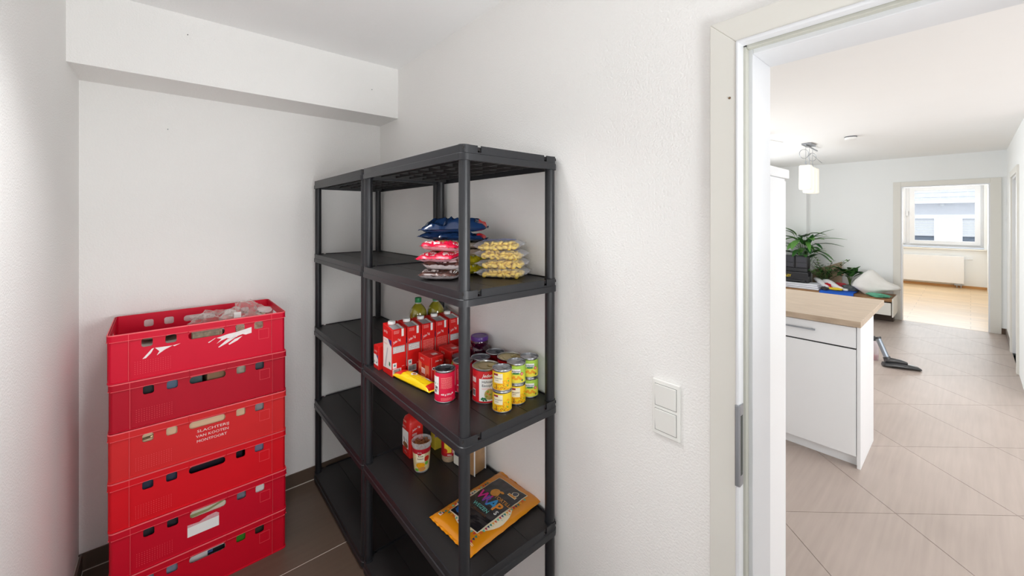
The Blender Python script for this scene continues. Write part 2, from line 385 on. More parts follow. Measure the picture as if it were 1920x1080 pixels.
# ================================================================== KITCHEN SHELL
# far wall with doorway to the window room
m = MB(WALLK); m.plate([(-.317, -.1), (2.4, -.1), (2.4, H), (-.317, H)], [[(-.175, 0), (.70, 0), (.70, 2.05), (-.175, 2.05)]], lambda u, v, w: (8.5+w, u, v), .14); struct(m, 'wall_far')
wallbox('wall_kitchen_left', 1.21, 2.4, -.1, 8.64, 2.52, H, mat=WALLK)
wallbox('wall_pier', 8.38, 1.87, -.1, 8.5, 2.4, H, mat=WALLK)
m = MB(WALLK); m.plate([(5.6, -.1), (8.64, -.1), (8.64, H), (5.6, H)], [[(6.5, 0), (7.42, 0), (7.42, 2.04), (6.5, 2.04)]], lambda u, v, w: (u, -.317-w, v), .12); struct(m, 'wall_kitchen_right')
wallbox('wall_return', 5.6, -3.0, -.1, 5.72, -.437, H, mat=WALLK)
m = MB(WALLK); m.plate([(1.21, -.1), (5.72, -.1), (5.72, H), (1.21, H)], [[(3.7, .85), (5.3, .85), (5.3, 2.25), (3.7, 2.25)]], lambda u, v, w: (u, -3.0-w, v), .12); struct(m, 'wall_kitchen_front')
window('added_window_3', -3.1, 3.7, 5.3, .85, 2.25)  # unseen window and opening, made up to bring daylight into the kitchen
wallbox('wall_kitchen_near', XR+.155, -3.0, -.1, XR+.16, -1.2, H, mat=WALLK)
# casing of the far doorway
d2 = bpy.data.objects.new('door_2', None); COL.objects.link(d2); d2['kind'] = 'structure'
for y0, y1, z0, z1 in ((.70, .785, 0, 2.12), (-.272, -.175, 0, 2.12), (-.175, .70, 2.05, 2.12)):
    MB(TRIM).box(8.482, y0, z0, 8.501, y1, z1).build('casing', d2, bevel=.003)
for y0, y1, z0, z1 in ((.685, .702, 0, 2.05), (-.177, -.16, 0, 2.05), (-.16, .685, 2.035, 2.052)):
    MB(TRIMW).box(8.49, y0, z0, 8.64, y1, z1).build('lining', d2)
# door in the right-hand wall
d3 = bpy.data.objects.new('door_3', None); COL.objects.link(d3); d3['kind'] = 'structure'
for x0, x1, z0, z1 in ((7.42, 7.50, 0, 2.11), (6.42, 6.50, 0, 2.11), (6.50, 7.42, 2.04, 2.11)):
    MB(TRIM).box(x0, -.318, z0, x1, -.30, z1).build('casing', d3, bevel=.003)
leaf = MB(TRIM).box(6.505, -.475, .006, 7.415, -.435, 2.035).build('door_leaf', d3, bevel=.002)
for b_ in ((7.395, -.434, 0, 7.42, -.316, 2.04), (6.50, -.434, 0, 6.525, -.316, 2.04), (6.525, -.434, 2.015, 7.395, -.316, 2.04)): MB(TRIMW).box(*b_).build('lining', d3)
m = MB(STEEL); m.box(6.56, -.435, .95, 6.60, -.428, 1.15); m.tube([(6.58, -.43, 1.05), (6.58, -.385, 1.05), (6.70, -.385, 1.05)], .009); m.build('door_handle', leaf, smooth=True)
bb = struct(MB(GROUT).box(8.487, -.316, 0, 8.5, -.272, .078), 'baseboard_far')
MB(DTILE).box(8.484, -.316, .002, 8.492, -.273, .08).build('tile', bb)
bb = struct(MB(GROUT).box(7.5, -.317, 0, 8.484, -.311, .078), 'baseboard_right')
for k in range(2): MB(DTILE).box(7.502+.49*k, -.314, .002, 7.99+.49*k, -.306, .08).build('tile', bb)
# far room
YA, YC = -.235, 3.0
m = MB(WALLK); m.plate([(YA, -.1), (YC, -.1), (YC, H), (YA, H)], [[(-.19, .88), (2.2, .88), (2.2, 2.34), (-.19, 2.34)]], lambda u, v, w: (13.4+w, u, v), .3); struct(m, 'wall_far_room')
wallbox('wall_far_room_right', 8.64, YA-.12, -.1, 13.4, YA, H, mat=WALLK)
wallbox('wall_far_room_left', 8.64, YC, -.1, 13.4, YC+.12, H, mat=WALLK)
wallbox('wall_far_room_near', 8.64, 2.4, -.1, 8.66, YC, H, mat=WALLK)
struct(wood_bb := MB(M('oak_skirting', (190, 140, 84), .5)).box(13.385, YA, 0, 13.4, YC, .055), 'baseboard_far_room')
w1 = bpy.data.objects.new('window_1', None); COL.objects.link(w1); w1['kind'] = 'structure'
def frame(name, y0, y1, z0, z1, t, x0, d, parent, mat=TRIMW):
    return MB(mat).plate([(y0, z0), (y1, z0), (y1, z1), (y0, z1)], [[(y0+t, z0+t), (y1-t, z0+t), (y1-t, z1-t), (y0+t, z1-t)]], lambda u, v, w: (x0+w, u, v), d).build(name, parent, bevel=.004)
frame('window_frame', -.19, 2.2, .90, 2.34, .05, 13.50, .06, w1)
MB(TRIMW).box(13.50, .955, .95, 13.56, 1.035, 2.29).build('mullion', w1)
GLASS = film('window_glass', (235, 242, 245), .03, .05)
for y0, y1 in ((-.145, .96), (1.03, 2.15)):
    s_ = frame('sash', y0, y1, .95, 2.295, .085, 13.475, .06, w1)
    MB(GLASS).box(13.50, y0+.08, 1.03, 13.506, y1-.08, 2.215).build('pane', s_)
MB(TRIMW).box(13.46, .99, 1.62, 13.475, 1.0+.02, 1.74).build('handle', w1, bevel=.004)
struct(MB(M('window_sill_stone', (236, 234, 228), .3)).box(13.31, -.225, .855, 13.50, 2.3, .88), 'trim_2', bevel=.004)
# radiator
r = thing('radiator', 'flat white panel radiator under the window of the far room', 'radiator', (13.29, 0, 0))
MB(M('radiator_white', (238, 238, 238), .4, var=.01)).box(0, .093, .10, .09, 1.6, .706).build('panel', r, bevel=.006)
m = MB(STEEL); m.box(.02, .12, .055, .07, .24, .10); m.tube([(.045, .14, .06), (.045, .14, 0)], .008); m.tube([(.045, .2, .06), (.045, .2, 0)], .008); m.build('pipe', r)
m = MB(TRIMW).tube([(.045, .095, .655), (.045, .05, .655)], .012, 10); m.tube([(.045, .05, .655), (.045, -.03, .655)], .019, 12); m.build('thermostat', r, smooth=True)

# ================================================================== NEIGHBOUR HOUSE
hs = thing('house', 'pale neighbouring house with grey tiled roof seen through the far window', 'house', (22, 0, 0))
HW = M('render_white', (226, 228, 234), .9, bump=.05)
m = MB(HW); m.plate([(-4, -3), (8, -3), (8, 2.16), (-4, 2.16)], [[(y0, .70), (y0+.87, .70), (y0+.87, 1.55), (y0, 1.55)] for y0 in (-1.22+.55, .90, 3.1)], lambda u, v, w: (w, u, v), .25); m.build('wall', hs)
RT = M('roof_slate', (200, 204, 212), .8, var=.2, vscale=6)
m = MB(RT)
for i in range(9):
    for j in range(28):
        y = -4.2+j*.45+(.22 if i % 2 else 0); x = -.4+i*.33; z = 2.15+i*.19
        m.box(x, y, z, x+.38, y+.44, z+.02); 
        for k in range(-8, 0): m.v[k] = m.v[k]+Vector((0, 0, (m.v[k].x-x)*.5))
m.build('roof', hs, kind='stuff')
MB(HW).box(-.42, -4.2, 2.10, .3, 8.2, 2.16).build('eave', hs)
m = MB(TRIMW).box(-.5, -4.2, 2.11, -.40, 8.2, 2.2); m.build('gutter', hs)
for y0 in (-.67, .90, 3.1):
    w_ = frame('window', y0-.08, y0+.95, .62, 1.63, .085, -.04, .1, hs, M('window_surround', (244, 245, 248), .7))
    m = MB(M('shutter', (196, 199, 206), .6))
    for k in range(14): m.box(.05, y0, .875+k*.05, .07, y0+.87, .875+k*.05+.042)
    m.build('shutter', w_)
    MB(M('dark_pane', (92, 104, 120), .15)).box(.12, y0, .70, .13, y0+.87, .9).build('pane', w_)
m = MB(TRIMW); m.lathe([(.02, 0), (.06, .02), (.07, .07), (.04, .12)], 16, z=0); o = m.build('wall_lamp', hs, smooth=True); o.location = (-.12, .69, 2.0)
struct(MB(M('yard_paving', (170, 168, 165), .9)).box(13.8, -20, -3.1, 60, 20, -3), 'floor')

# ================================================================== SHELVING RACKS
RX0, RX1, RL = .637, 1.042, .797
RZ = [.061, .493, .926, 1.358, 1.790]
def make_rack(label):
    """local: x 0..D towards the wall, y 0..L, posts at the corners"""
    D = RX1-RX0; t = thing('shelving_rack', label, 'shelf')
    def outl(off):
        return rrect(-off, -off, D+off, RL+off, max(.022+off, .004), 4)
    # outline with notch points on the short sides
    def skirt_outl(off):
        p = []; x0, y0, x1, y1, r = -off, -off, D+off, RL+off, .022+off
        nts = [(.055, .068), (D-.068, .055+D-.055-.055)]
        for cx, cy, a in ((x1-r, y0+r, -pi/2), (x1-r, y1-r, 0), (x0+r, y1-r, pi/2), (x0+r, y0+r, pi)):
            for i in range(5): q = a+pi/2*i/4; p.append((cx+r*cos(q), cy+r*sin(q), 0))
            if a == 0:
                for x, k in ((D-.055, 0), (D-.0551, 1), (D-.068, 1), (D-.0681, 0), (.0681, 0), (.068, 1), (.055, 1), (.0549, 0)): p.append((x, y1, k))
            if a == pi:
                for x, k in ((.0549, 0), (.055, 1), (.068, 1), (.0681, 0), (D-.0681, 0), (D-.068, 1), (D-.0551, 1), (D-.055, 0)): p.append((x, y0, k))
        return p
    ref = skirt_outl(0)
    def zt(z): return lambda i: z-(.020 if ref[i][2] else 0)
    m = MB(BLACK)
    m.loft(skirt_outl, [(.003, -.046), (.003, -.026), (0, -.024), (0, zt(-.001)), (-.001, zt(0)), (-.004, zt(0)), (-.0045, -.024), (-.0045, -.046)])
    # corner sockets
    for cx in (.020, D-.020):
        for cy in (.020, RL-.020): m.lathe([(.0195, -.046), (.0195, .0005)], 20, (cx, cy))
    skirt = m
    m2 = MB(DECK); seams = [.004, D*.34, D*.66, D-.004]
    for a, b in zip(seams[:-1], seams[1:]): m2.box(a+.0012, .004, -.012, b-.0012, RL-.004, -.004)
    m2.box(.004, .004, -.014, D-.004, RL-.004, -.0065)
    m3 = MB(DECK)
    for k in range(1, 6): m3.box(D*k/6-.0018, .006, -.036, D*k/6+.0018, RL-.006, -.013)
    for k in range(1, 9): m3.box(.006, RL*k/9-.0015, -.030, D-.006, RL*k/9+.0015, -.013)
    m3.box(.006, .045, -.040, D-.006, .049, -.013); m3.box(.006, RL-.049, -.040, D-.006, RL-.045, -.013)
    me = None
    for i, z in enumerate(RZ):
        if i == 0:
            sh = skirt.build('shelf', t, smooth=True); dk = m2.build('deck', sh); rb = m3.build('ribs', sh); first = (sh, dk, rb)
        else:
            sh = first[0].copy(); COL.objects.link(sh); dk = first[1].copy(); COL.objects.link(dk); dk.parent = sh; rb = first[2].copy(); COL.objects.link(rb); rb.parent = sh
        sh.location = (0, 0, z)
    pm = MB(BLACK).lathe([(.0172, 0), (.0172, RZ[1]-RZ[0]-.0455)], 20)
    fm = MB(BLACK).lathe([(.0135, 0), (.015, .004), (.0155, .0155)], 20)
    p0 = f0 = None
    for cx in (.020, D-.020):
        for cy in (.020, RL-.020):
            for i in range(4):
                if not p0: o = p0 = pm.build('post', t, smooth=True)
                else: o = p0.copy(); COL.objects.link(o)
                o.location = (cx, cy, RZ[i]+.0003)
            if not f0: o = f0 = fm.build('foot', t, smooth=True)
            else: o = f0.copy(); COL.objects.link(o)
            o.location = (cx, cy, 0)
    return t
rack = make_rack('black plastic five-tier rack loaded with food, nearer the door')
rack.location = (RX0, .962, 0)
rack2 = copy_tree(rack); rack2.location = (RX0, 1.7625, 0); rack2['label'] = 'empty black plastic five-tier rack standing in the back corner'
for o in (rack, rack2): o['group'] = 'black shelving racks along the right wall'

# ================================================================== CRATES
def crate_mesh():
    body = MB(); R_ = M('crate_red', (214, 14, 42), .38, var=.06, vscale=5)
    body.mat(R_); Hc = .186
    def holes(L, long):
        cs = [(.162, .217), (.28, .338), (.67, .727), (.788, .846)] if long else [(.14, .22)]
        hs_ = [rrect(L*a, .124, L*b, .157, .008, 4) for a, b in cs] if long else []
        hs_.append(rrect(L*.40, .124, L*.605, .153, .012, 5) if long else rrect(L*.34, .122, L*.66, .155, .012, 5)); return hs_
    e = .013
    for k in range(4):
        L = .6 if k % 2 == 0 else .4
        fn = [lambda u, v, w: (u, .004+w, v), lambda u, v, w: (.596-w, u, v), lambda u, v, w: (u, .396-w, v), lambda u, v, w: (.004+w, u, v)][k]
        hl = holes(L, k % 2 == 0)
        body.plate([(e, .002), (L-e, .002), (L-e, Hc), (e, Hc)], hl, fn, .004)
        # ribs and lip details on the outside
        out = [lambda u, v, d: (u, .004-d, v), lambda u, v, d: (.596+d, u, v), lambda u, v, d: (u, .396+d, v), lambda u, v, d: (.004-d, u, v)][k]
        def bar(u0, v0, u1, v1, d):
            P = [out(u, v, dd) for dd in (0, d) for u, v in ((u0, v0), (u1, v0), (u1, v1), (u0, v1))]
            body.add(P, [(0,1,2,3),(7,6,5,4),(0,4,5,1),(1,5,6,2),(2,6,7,3),(3,7,4,0)])
        E_ = M('crate_red_worn_edge', (232, 92, 100), .5)
        if k % 2 == 0:
            body.mat(R_); bar(L*.10, .003, L*.1065, Hc-.001, .0038); bar(L*.8995, .003, L*.905, Hc-.001, .0038)
            for u in (.397, .608): bar(L*u, .158, L*u+.003, Hc-.002, .0065)
            body.mat(E_); bar(L*.1000, .003, L*.1018, Hc-.001, .0041); bar(L*.8995, .003, L*.9010, Hc-.001, .0041)
            bar(.008, .1585, L-.008, .160, .0047); bar(L*.405, .1550, L*.60, .1562, .004)
            if k == 0:
                for i in range(15):
                    for j in range(7): bar(.078+i*.0075, .022+j*.0078, .0797+i*.0075, .0234+j*.0078, .0006)
                for a in ((.49, .075, .53, .0758), (.49, .119, .53, .1198), (.49, .075, .4908, .119), (.5292, .075, .53, .119)): bar(*a, .0006)
            body.mat(R_)
        else:
            body.mat(E_); bar(.008, .1585, L-.008, .160, .0047); body.mat(R_)
            for u in (.1, .9): bar(L*u, .003, L*u+.004, .16, .0035)
    # rounded corners
    for cx, cy, a in ((e+.004, e+.004, pi), (.6-e-.004, e+.004, -pi/2), (.6-e-.004, .4-e-.004, 0), (e+.004, .4-e-.004, pi/2)):
        r = e; n = 6; vs = []; fs = []
        for i in range(n+1):
            t = a+pi/2*i/n
            for rr_ in (r, r-.004):
                for z in (.002, Hc): vs.append((cx+rr_*cos(t), cy+rr_*sin(t), z))
        for i in range(n):
            o = i*4; fs += [(o, o+4, o+5, o+1), (o+2, o+3, o+7, o+6), (o+1, o+5, o+7, o+3)]
        body.add(vs, fs)
    # rim band and stacking foot
    ol = lambda off: rrect(-off, -off, .6+off, .4+off, .017+off, 6)
    body.loft(ol, [(0, .160), (0, .1845), (-.0015, .186), (-.006, .186), (-.006, .160)])
    body.mat(M('crate_red_worn_edge', None)); body.loft(ol, [(.0005, .1825), (.0005, .1845), (-.0008, .1863), (-.003, .1863), (-.003, .1825)]); body.mat(R_)
    body.loft(ol, [(-.001, .0), (-.001, .0045), (-.006, .006), (-.008, .0)])
    body.box(.006, .006, .001, .594, .394, .005)
    return body
cm = crate_mesh().build('crate_body', smooth=True, angle=30); cmesh = cm.data; bpy.data.objects.remove(cm)
reds = [(200, 0, 34), (198, 0, 36), (214, 8, 28), (208, 36, 40), (176, 0, 34), (206, 0, 44)]
cl = ['red plastic crate on the floor, lowest of the stack', 'red plastic crate with a white paper sticker, second from the floor',
      'bright red plastic crate with empty front and dark holes, third from the floor', 'faded orange-red plastic crate lettered in white, fourth from the floor',
      'dark red plastic crate just under the topmost crate', 'open red plastic crate on top with torn sticker remains']
CR = []
CA = .0214; jx = [0, .002, -.001, -.0005, .001, -.003]; jy = [0, -.001, .0, -.002, 0, 0]
for i in range(6):
    t = thing('plastic_crate', cl[i], 'crate', (-.1887+jx[i], 2.1176+jy[i], .188*i), CA+[0, .002, 0, -.002, .002, 0][i], 'red plastic crates stacked against the back wall')
    b = bpy.data.objects.new('crate_body', cmesh); COL.objects.link(b); b.parent = t
    cmat = M('crate_red_%d' % i, reds[i], .5, var=.07, vscale=4, spec=.3)
    b.material_slots[0].link = 'OBJECT'; b.material_slots[0].material = cmat
    CR.append(t)
# the worn lettering, stickers
fc = facemap((0, .004, 0), (1, 0, 0), (0, 0, 1), .0005)
m = MB(); LT = M('worn_white_lettering', (232, 214, 210), .6)
put_text(m, fc, 'SLACHTERIJ', .265, .103, .0155, LT, w=.110)
put_text(m, fc, 'VAN KOOTEN', .262, .082, .0155, LT, w=.112)
put_text(m, fc, 'MONTFOORT', .264, .061, .0155, LT, w=.104)
tag(m.build('lettering', CR[3]), 'worn white stencilled lettering')
m = MB(); ST = M('torn_sticker_paper', (236, 226, 226), .7, var=.12, vscale=90)
for pts in ([(.10, .078), (.128, .113), (.134, .114), (.125, .096), (.110, .079)], [(.137, .114), (.19, .112), (.165, .100), (.142, .083), (.150, .098)],
            [(.19, .112), (.215, .116), (.196, .108)],
            'cut', [(.305, .100), (.332, .115), (.330, .112), (.308, .097)], [(.334, .113), (.372, .122), (.372, .106), (.350, .098), (.334, .088), (.352, .106)],
            [(.372, .122), (.408, .126), (.408, .104), (.388, .100), (.372, .104)], [(.408, .126), (.462, .137), (.462, .111), (.44, .107), (.428, .112), (.408, .106)],
            [(.340, .072), (.372, .100), (.408, .106), (.368, .082), (.343, .070)], [(.376, .078), (.40, .096), (.428, .104), (.410, .088), (.380, .074)]):
    if pts == 'cut': tag(m.build('sticker', CR[5]), 'torn white sticker scraps on the left'); m = MB(); continue
    put_poly(m, fc, pts, ST)
tag(m.build('sticker', CR[5]), 'larger torn white sticker remains right of the handle')
m = MB(); put_poly(m, fc, [(.232, .052), (.338, .052), (.338, .106), (.328, .114), (.30, .112), (.27, .100), (.232, .103)], WHITE)
put_poly(m, facemap((0, .004, 0), (1, 0, 0), (0, 0, 1), .0008), [(.232, .092), (.338, .094), (.338, .106), (.328, .114), (.30, .112), (.27, .100), (.232, .103)], M('torn_paper_pink', (214, 160, 166), .8, var=.3, vscale=120))
tag(m.build('sticker', CR[1]), 'white paper sticker with a torn pink top')

def crumple(name, label, cat, c, size, mat, seed, res=26, fold=.5, parent=None):
    """closed crumpled sheet or sack"""
    random.seed(seed); o0 = Vector((seed*3.1, seed*1.7, 0)); m = MB(mat); vs = []; fs = []; n = res; k = res//2
    for j in range(k+1):
        for i in range(n):
            a = 2*pi*i/n; b = pi*j/k; d = Vector((cos(a)*sin(b), sin(a)*sin(b), cos(b)))
            r = 1+fold*(noise.noise(d*2.3+o0))+fold*.5*abs(noise.noise(d*6+o0))
            p = Vector((d.x*r*size[0]/2, d.y*r*size[1]/2, max(-.5, d.z*r*.5)*size[2]+size[2]*.5)); vs.append(p)
    for j in range(k):
        for i in range(n): q = (i+1) % n; fs.append((j*n+i, (j+1)*n+i, (j+1)*n+q, j*n+q))
    m.add(vs, fs); o = m.build(name, parent, smooth=True, angle=25); o.location = c
    if label: tag(o, label, cat)
    return o
def crate_pt(i, x, y, z):
    c, s = cos(CA), sin(CA); return (-.1887+x*c-y*s, 2.1176+x*s+y*c, .188*i+z)
CARD = M('cardboard', (200, 176, 140), .8, bump=.1); FILM = film('clear_film', (232, 228, 224), .07, .15)
def inbox(name, label, cat, i, x0, y0, z0, x1, y1, z1, mat, rz=0, bev=.003, build=None):
    cx, cy = (x0+x1)/2, (y0+y1)/2; p = crate_pt(i, cx, cy, z0)
    t = thing(name, label, cat, p, CA+rz); w, d = (x1-x0)/2, (y1-y0)/2
    MB(mat).box(-w, -d, 0, w, d, z1-z0).build('body', t, bevel=bev)
    return t
# top crate contents
o = crumple('plastic_bag', 'crumpled clear plastic bag in the top crate, nearer the middle', 'bag', crate_pt(5, .355, .27, .075), (.17, .13, .10), FILM, 3, 34, .7)
o = crumple('plastic_bag', 'tallest crumpled clear plastic bag in the top crate, towards its right end', 'bag', crate_pt(5, .46, .20, .075), (.16, .14, .125), FILM, 8, 34, .75)
MB(WHITE).box(-.014, -.001, 0, .014, .0012, .026).build('paper_tag', o).location = (-.035, -.06, .085)
inbox('cardboard_box', 'brown cardboard box lying in the top crate under the plastic bags', 'box', 5, .30, .10, .006, .56, .37, .075, CARD)
t = inbox('food_packet', 'yellow and brown paper packet behind the handle of the top crate', 'packet', 5, .25, .02, .006, .345, .085, .143, M('packet_ochre', (140, 128, 104), .5, var=.95, vscale=60))
t = thing('jar', 'dark red jar with a silver lid behind the handle of the top crate', 'jar', crate_pt(5, .352+.03, .055, .006), 0)
MB(M('beet_glass', (92, 10, 30), .12)).lathe([(.026, 0), (.028, .01), (.028, .105), (.024, .118)], 24).build('glass', t, smooth=True); MB(SILVER).lathe([(.026, .118), (.026, .132), (.024, .134)], 24).build('lid', t, smooth=True)
t = thing('paper_plate', 'cream paper plate leaning in the left half of the top crate', 'plate', crate_pt(5, .17, .17, .125), 0); t.rotation_euler = (radians(-9), radians(-6), 0)
MB(M('cream_paper', (226, 214, 196), .8)).lathe([(.001, 0), (.07, 0), (.095, .014), (.098, .014), (.072, -.003), (.001, -.003)], 40, cap=(False, False)).build('plate', t, smooth=True)
inbox('food_packet', 'grey paper packet under the paper plate in the top crate', 'packet', 5, .06, .03, .006, .24, .30, .108, M('packet_grey', (170, 165, 158), .7, var=.25, vscale=20))
t = thing('lid', 'round clear plastic lid at the right end of the top crate', 'lid', crate_pt(5, .555, .27, .150), 0); t.rotation_euler = (radians(14), radians(8), 0)
MB(film('clear_plastic_lid', (235, 235, 235), .5, .2)).lathe([(.001, 0), (.030, 0), (.034, .004), (.034, .009), (.032, .009)], 32, cap=(False, False)).build('disc', t, smooth=True)
MB(CARD).box(.02-.045, -.04, -.075, .045-.045, .0, -.003).build('tub', t)
# crate below the top
inbox('box', 'black box at the left end inside the crate under the topmost', 'box', 4, .07, .03, .008, .145, .2, .15, M('box_black', (26, 26, 30), .5))
inbox('food_packet', 'slate blue packet inside the crate under the topmost', 'packet', 4, .155, .022, .008, .215, .2, .158, M('packet_slate', (86, 110, 134), .4, var=.25, vscale=30))
inbox('food_packet', 'dark teal packet behind the handle of the crate under the topmost', 'packet', 4, .235, .03, .008, .285, .2, .150, M('packet_teal', (60, 84, 86), .4, var=.4, vscale=50))
inbox('cardboard_box', 'small brown cardboard box behind the handle of the crate under the topmost', 'box', 4, .292, .03, .008, .37, .2, .146, M('card_brown', (150, 118, 88), .8, var=.2, vscale=30), .1)
inbox('food_packet', 'beige and black packet at the right end inside the crate under the topmost', 'packet', 4, .40, .025, .008, .455, .2, .152, M('packet_beige', (176, 168, 150), .5, var=.5, vscale=60))
inbox('food_packet', 'dark grey packet at the right end inside the crate under the topmost', 'packet', 4, .465, .03, .008, .53, .2, .156, M('packet_graphite', (74, 78, 88), .4, var=.3, vscale=50))
# lettered crate: beige board behind the wall, a pen
inbox('cardboard_sheet', 'beige board standing behind the front of the lettered faded crate', 'board', 3, .09, .016, .008, .46, .022, .172, M('beige_board', (236, 208, 170), .75))
t = thing('pen', 'striped metal pen poking at the left hole of the lettered faded crate', 'pen', crate_pt(3, .115, .011, .138), CA); MB(M('pen_dark', (92, 78, 52), .3, .6)).tube([(-.02, 0, -.004), (.006, 0, -.001)], .004).build('barrel', t, smooth=True); MB(GOLD).tube([(.006, 0, -.001), (.016, 0, 0)], [.004, .0022]).build('tip', t, smooth=True)
inbox('box', 'dark grey box at the right end inside the lettered faded crate', 'box', 3, .465, .022, .008, .53, .2, .15, M('box_smoke', (160, 156, 160), .4, var=.5, vscale=25))
# third crate from floor: dark bag
inbox('box', 'slate grey box at the left end inside the bright red crate', 'box', 2, .075, .028, .008, .215, .3, .15, M('box_slate', (58, 62, 84), .45, var=.2, vscale=30))
inbox('box', 'black box behind the handle of the bright red crate', 'box', 2, .225, .035, .008, .43, .3, .145, M('box_black2', (24, 18, 34), .4, var=.3, vscale=40))
inbox('box', 'lilac grey box at the right end inside the bright red crate', 'box', 2, .465, .022, .008, .53, .2, .156, M('box_lilac', (128, 124, 152), .4, var=.2, vscale=40))
# second from floor
inbox('box', 'black and silver box at the left end inside the crate with the paper sticker', 'box', 1, .08, .03, .008, .215, .3, .150, M('box_blk_silver', (62, 60, 66), .35, var=.8, vscale=40))
t = inbox('booklet', 'white and olive booklet behind the handle of the crate with the paper sticker', 'booklet', 1, .235, .014, .008, .37, .022, .156, M('booklet_cream', (222, 222, 200), .5), 0, .001)
m = MB(M('booklet_olive', (150, 160, 108), .5)); m.add([(-.066, -.0046, .115), (.0, -.0046, .128), (.06, -.0046, .144), (.066, -.0046, .138), (.0, -.0046, .118), (-.066, -.0046, .128)][:6], [(0, 4, 1, 5), (4, 3, 2, 1)]); m.build('print', t)
inbox('food_packet', 'steel blue packet at the right end inside the crate with the paper sticker', 'packet', 1, .40, .025, .008, .455, .2, .152, M('packet_steel', (132, 138, 150), .3, var=.6, vscale=45))
inbox('food_packet', 'white packet at the right end inside the crate with the paper sticker', 'packet', 1, .465, .018, .008, .53, .2, .156, WHITE)
# floor crate
inbox('box', 'pale blue grey box at the left end inside the floor crate', 'box', 0, .08, .025, .008, .215, .3, .152, M('box_iceblue', (150, 156, 176), .4, var=.6, vscale=35))
t = inbox('magazine', 'white magazine with blue print lying behind the handle of the floor crate', 'magazine', 0, .235, .03, .10, .37, .3, .134, WHITE, 0, .001)
m = MB(); g_ = facemap((0, -.135, .0), (1, 0, 0), (0, 0, 1), .0006); put_rect(m, g_, .0, .012, .06, .032, INK, 1); put_rect(m, g_, .0, .02, .018, .03, M('print_blue', (90, 120, 190), .5), 1); m.build('print', t)
inbox('cardboard_box', 'dark box under the magazine in the floor crate', 'box', 0, .235, .03, .008, .37, .3, .099, M('box_black', None))
inbox('food_packet', 'leaf green packet at the right end inside the floor crate', 'packet', 0, .40, .02, .008, .455, .2, .156, M('packet_green', (62, 140, 40), .4))
inbox('food_packet', 'black and tan packet at the right end inside the floor crate', 'packet', 0, .465, .025, .008, .53, .2, .150, M('packet_blacktan', (66, 58, 50), .4, var=.8, vscale=40))

# ================================================================== SWITCH
t = thing('light_switch', 'white double light switch plate on the wall left of the doorway', 'light switch', (XR, .556, 1.037))
MB(M('switch_white', (240, 240, 236), .3, var=.01)).box(-.009, -.041, -.078, 0, .041, .078).build('plate', t, bevel=.003, seg=3)
for z0, z1 in ((.004, .066), (-.066, -.004)):
    MB(M('switch_shadow_gap', (120, 120, 118), .6)).box(-.0095, -.032, z0-.0, -.0085, .032, z1).build('gap', t)
    m = MB(M('switch_white', None)); m.add([(-.010, -.031, z0+.001), (-.010, .031, z0+.001), (-.014, .031, z1-.001), (-.014, -.031, z1-.001), (-.008, -.031, z0+.001), (-.008, .031, z0+.001), (-.008, .031, z1-.001), (-.008, -.031, z1-.001)],
        [(0,1,2,3),(7,6,5,4),(0,4,5,1),(1,5,6,2),(2,6,7,3),(3,7,4,0)]); m.build('rocker', t, bevel=.0015)

# ================================================================== GROCERIES
Z3, Z4, Z2 = .922, .489, 1.354
RED = M('carton_red', (214, 28, 26), .35, var=.04); PINKR = M('can_pink_red', (214, 22, 62), .35, var=.03); CANR = M('can_red', (206, 26, 36), .35, var=.03)
YEL = M('label_yellow', (244, 206, 30), .4, var=.05); GRN = M('label_green', (150, 200, 60), .4, var=.1); ORG = M('label_orange', (240, 160, 40), .4, var=.2, vscale=60)
CREAM = M('label_cream', (240, 230, 200), .5); PURP = M('print_purple', (66, 30, 110), .4); DGR = M('print_dark_green', (20, 110, 60), .5)
GREYP = M('print_grey', (176, 170, 172), .5, var=.2, vscale=80); PALER = M('print_pale_red', (240, 150, 145), .5)
def can(label, loc, r, h, wrap, lidmat, face, prints, tab=True, cat='can', group=None, ribs=True):
    t = thing('food_can', label, cat, loc, 0, group)
    m = MB(SILVER); m.lathe([(r*.93, 0), (r, .0015), (r, .004), (r*.975, .005)], 72)
    m.mat(wrap); pr = [(r*.975, .005)]
    if ribs:
        k = 10
        for i in range(k): z = .005+(h-.012)*(.25+.5*i/k); pr += [(r*.975, z), (r*.967, z+(h-.012)*.25/k)]
    pr += [(r*.975, h-.007)]; m.lathe(pr, 72, cap=(False, False))
    m.mat(SILVER); m.lathe([(r*.975, h-.007), (r*1.0, h-.004), (r*1.005, h-.001), (r*.99, h), (r*.955, h-.0005), (r*.94, h-.005)], 72, cap=(False, False))
    m.build('body', t, smooth=True, angle=40)
    m = MB(lidmat); m.lathe([(r*.94, h-.005), (r*.90, h-.006), (r*.88, h-.0045), (r*.80, h-.0045), (r*.78, h-.0055), (r*.55, h-.0055), (r*.53, h-.0048), (r*.001, h-.0048)], 72, cap=(False, False))
    m.build('lid', t, smooth=True, angle=20)
    if tab:
        m = MB(lidmat); a = face+2.3; c, s = cos(a), sin(a); m.T = Matrix.Translation((0, 0, h-.004)) @ Matrix.Rotation(a, 4, 'Z')
        ring = [(r*.42+r*.24*cos(q), r*.17*sin(q), .0012) for q in [2*pi*i/16 for i in range(17)]]; m.tube([(x-r*.0, y, z) for x, y, z in ring], .0012, 6)
        m.box(r*.12, -r*.1, -.0002, r*.34, r*.1, .0015); m.build('pull_tab', t, smooth=True)
    m = MB(); prints(m, cylmap(r*.976, face)); m.build('label_print', t)
    return t
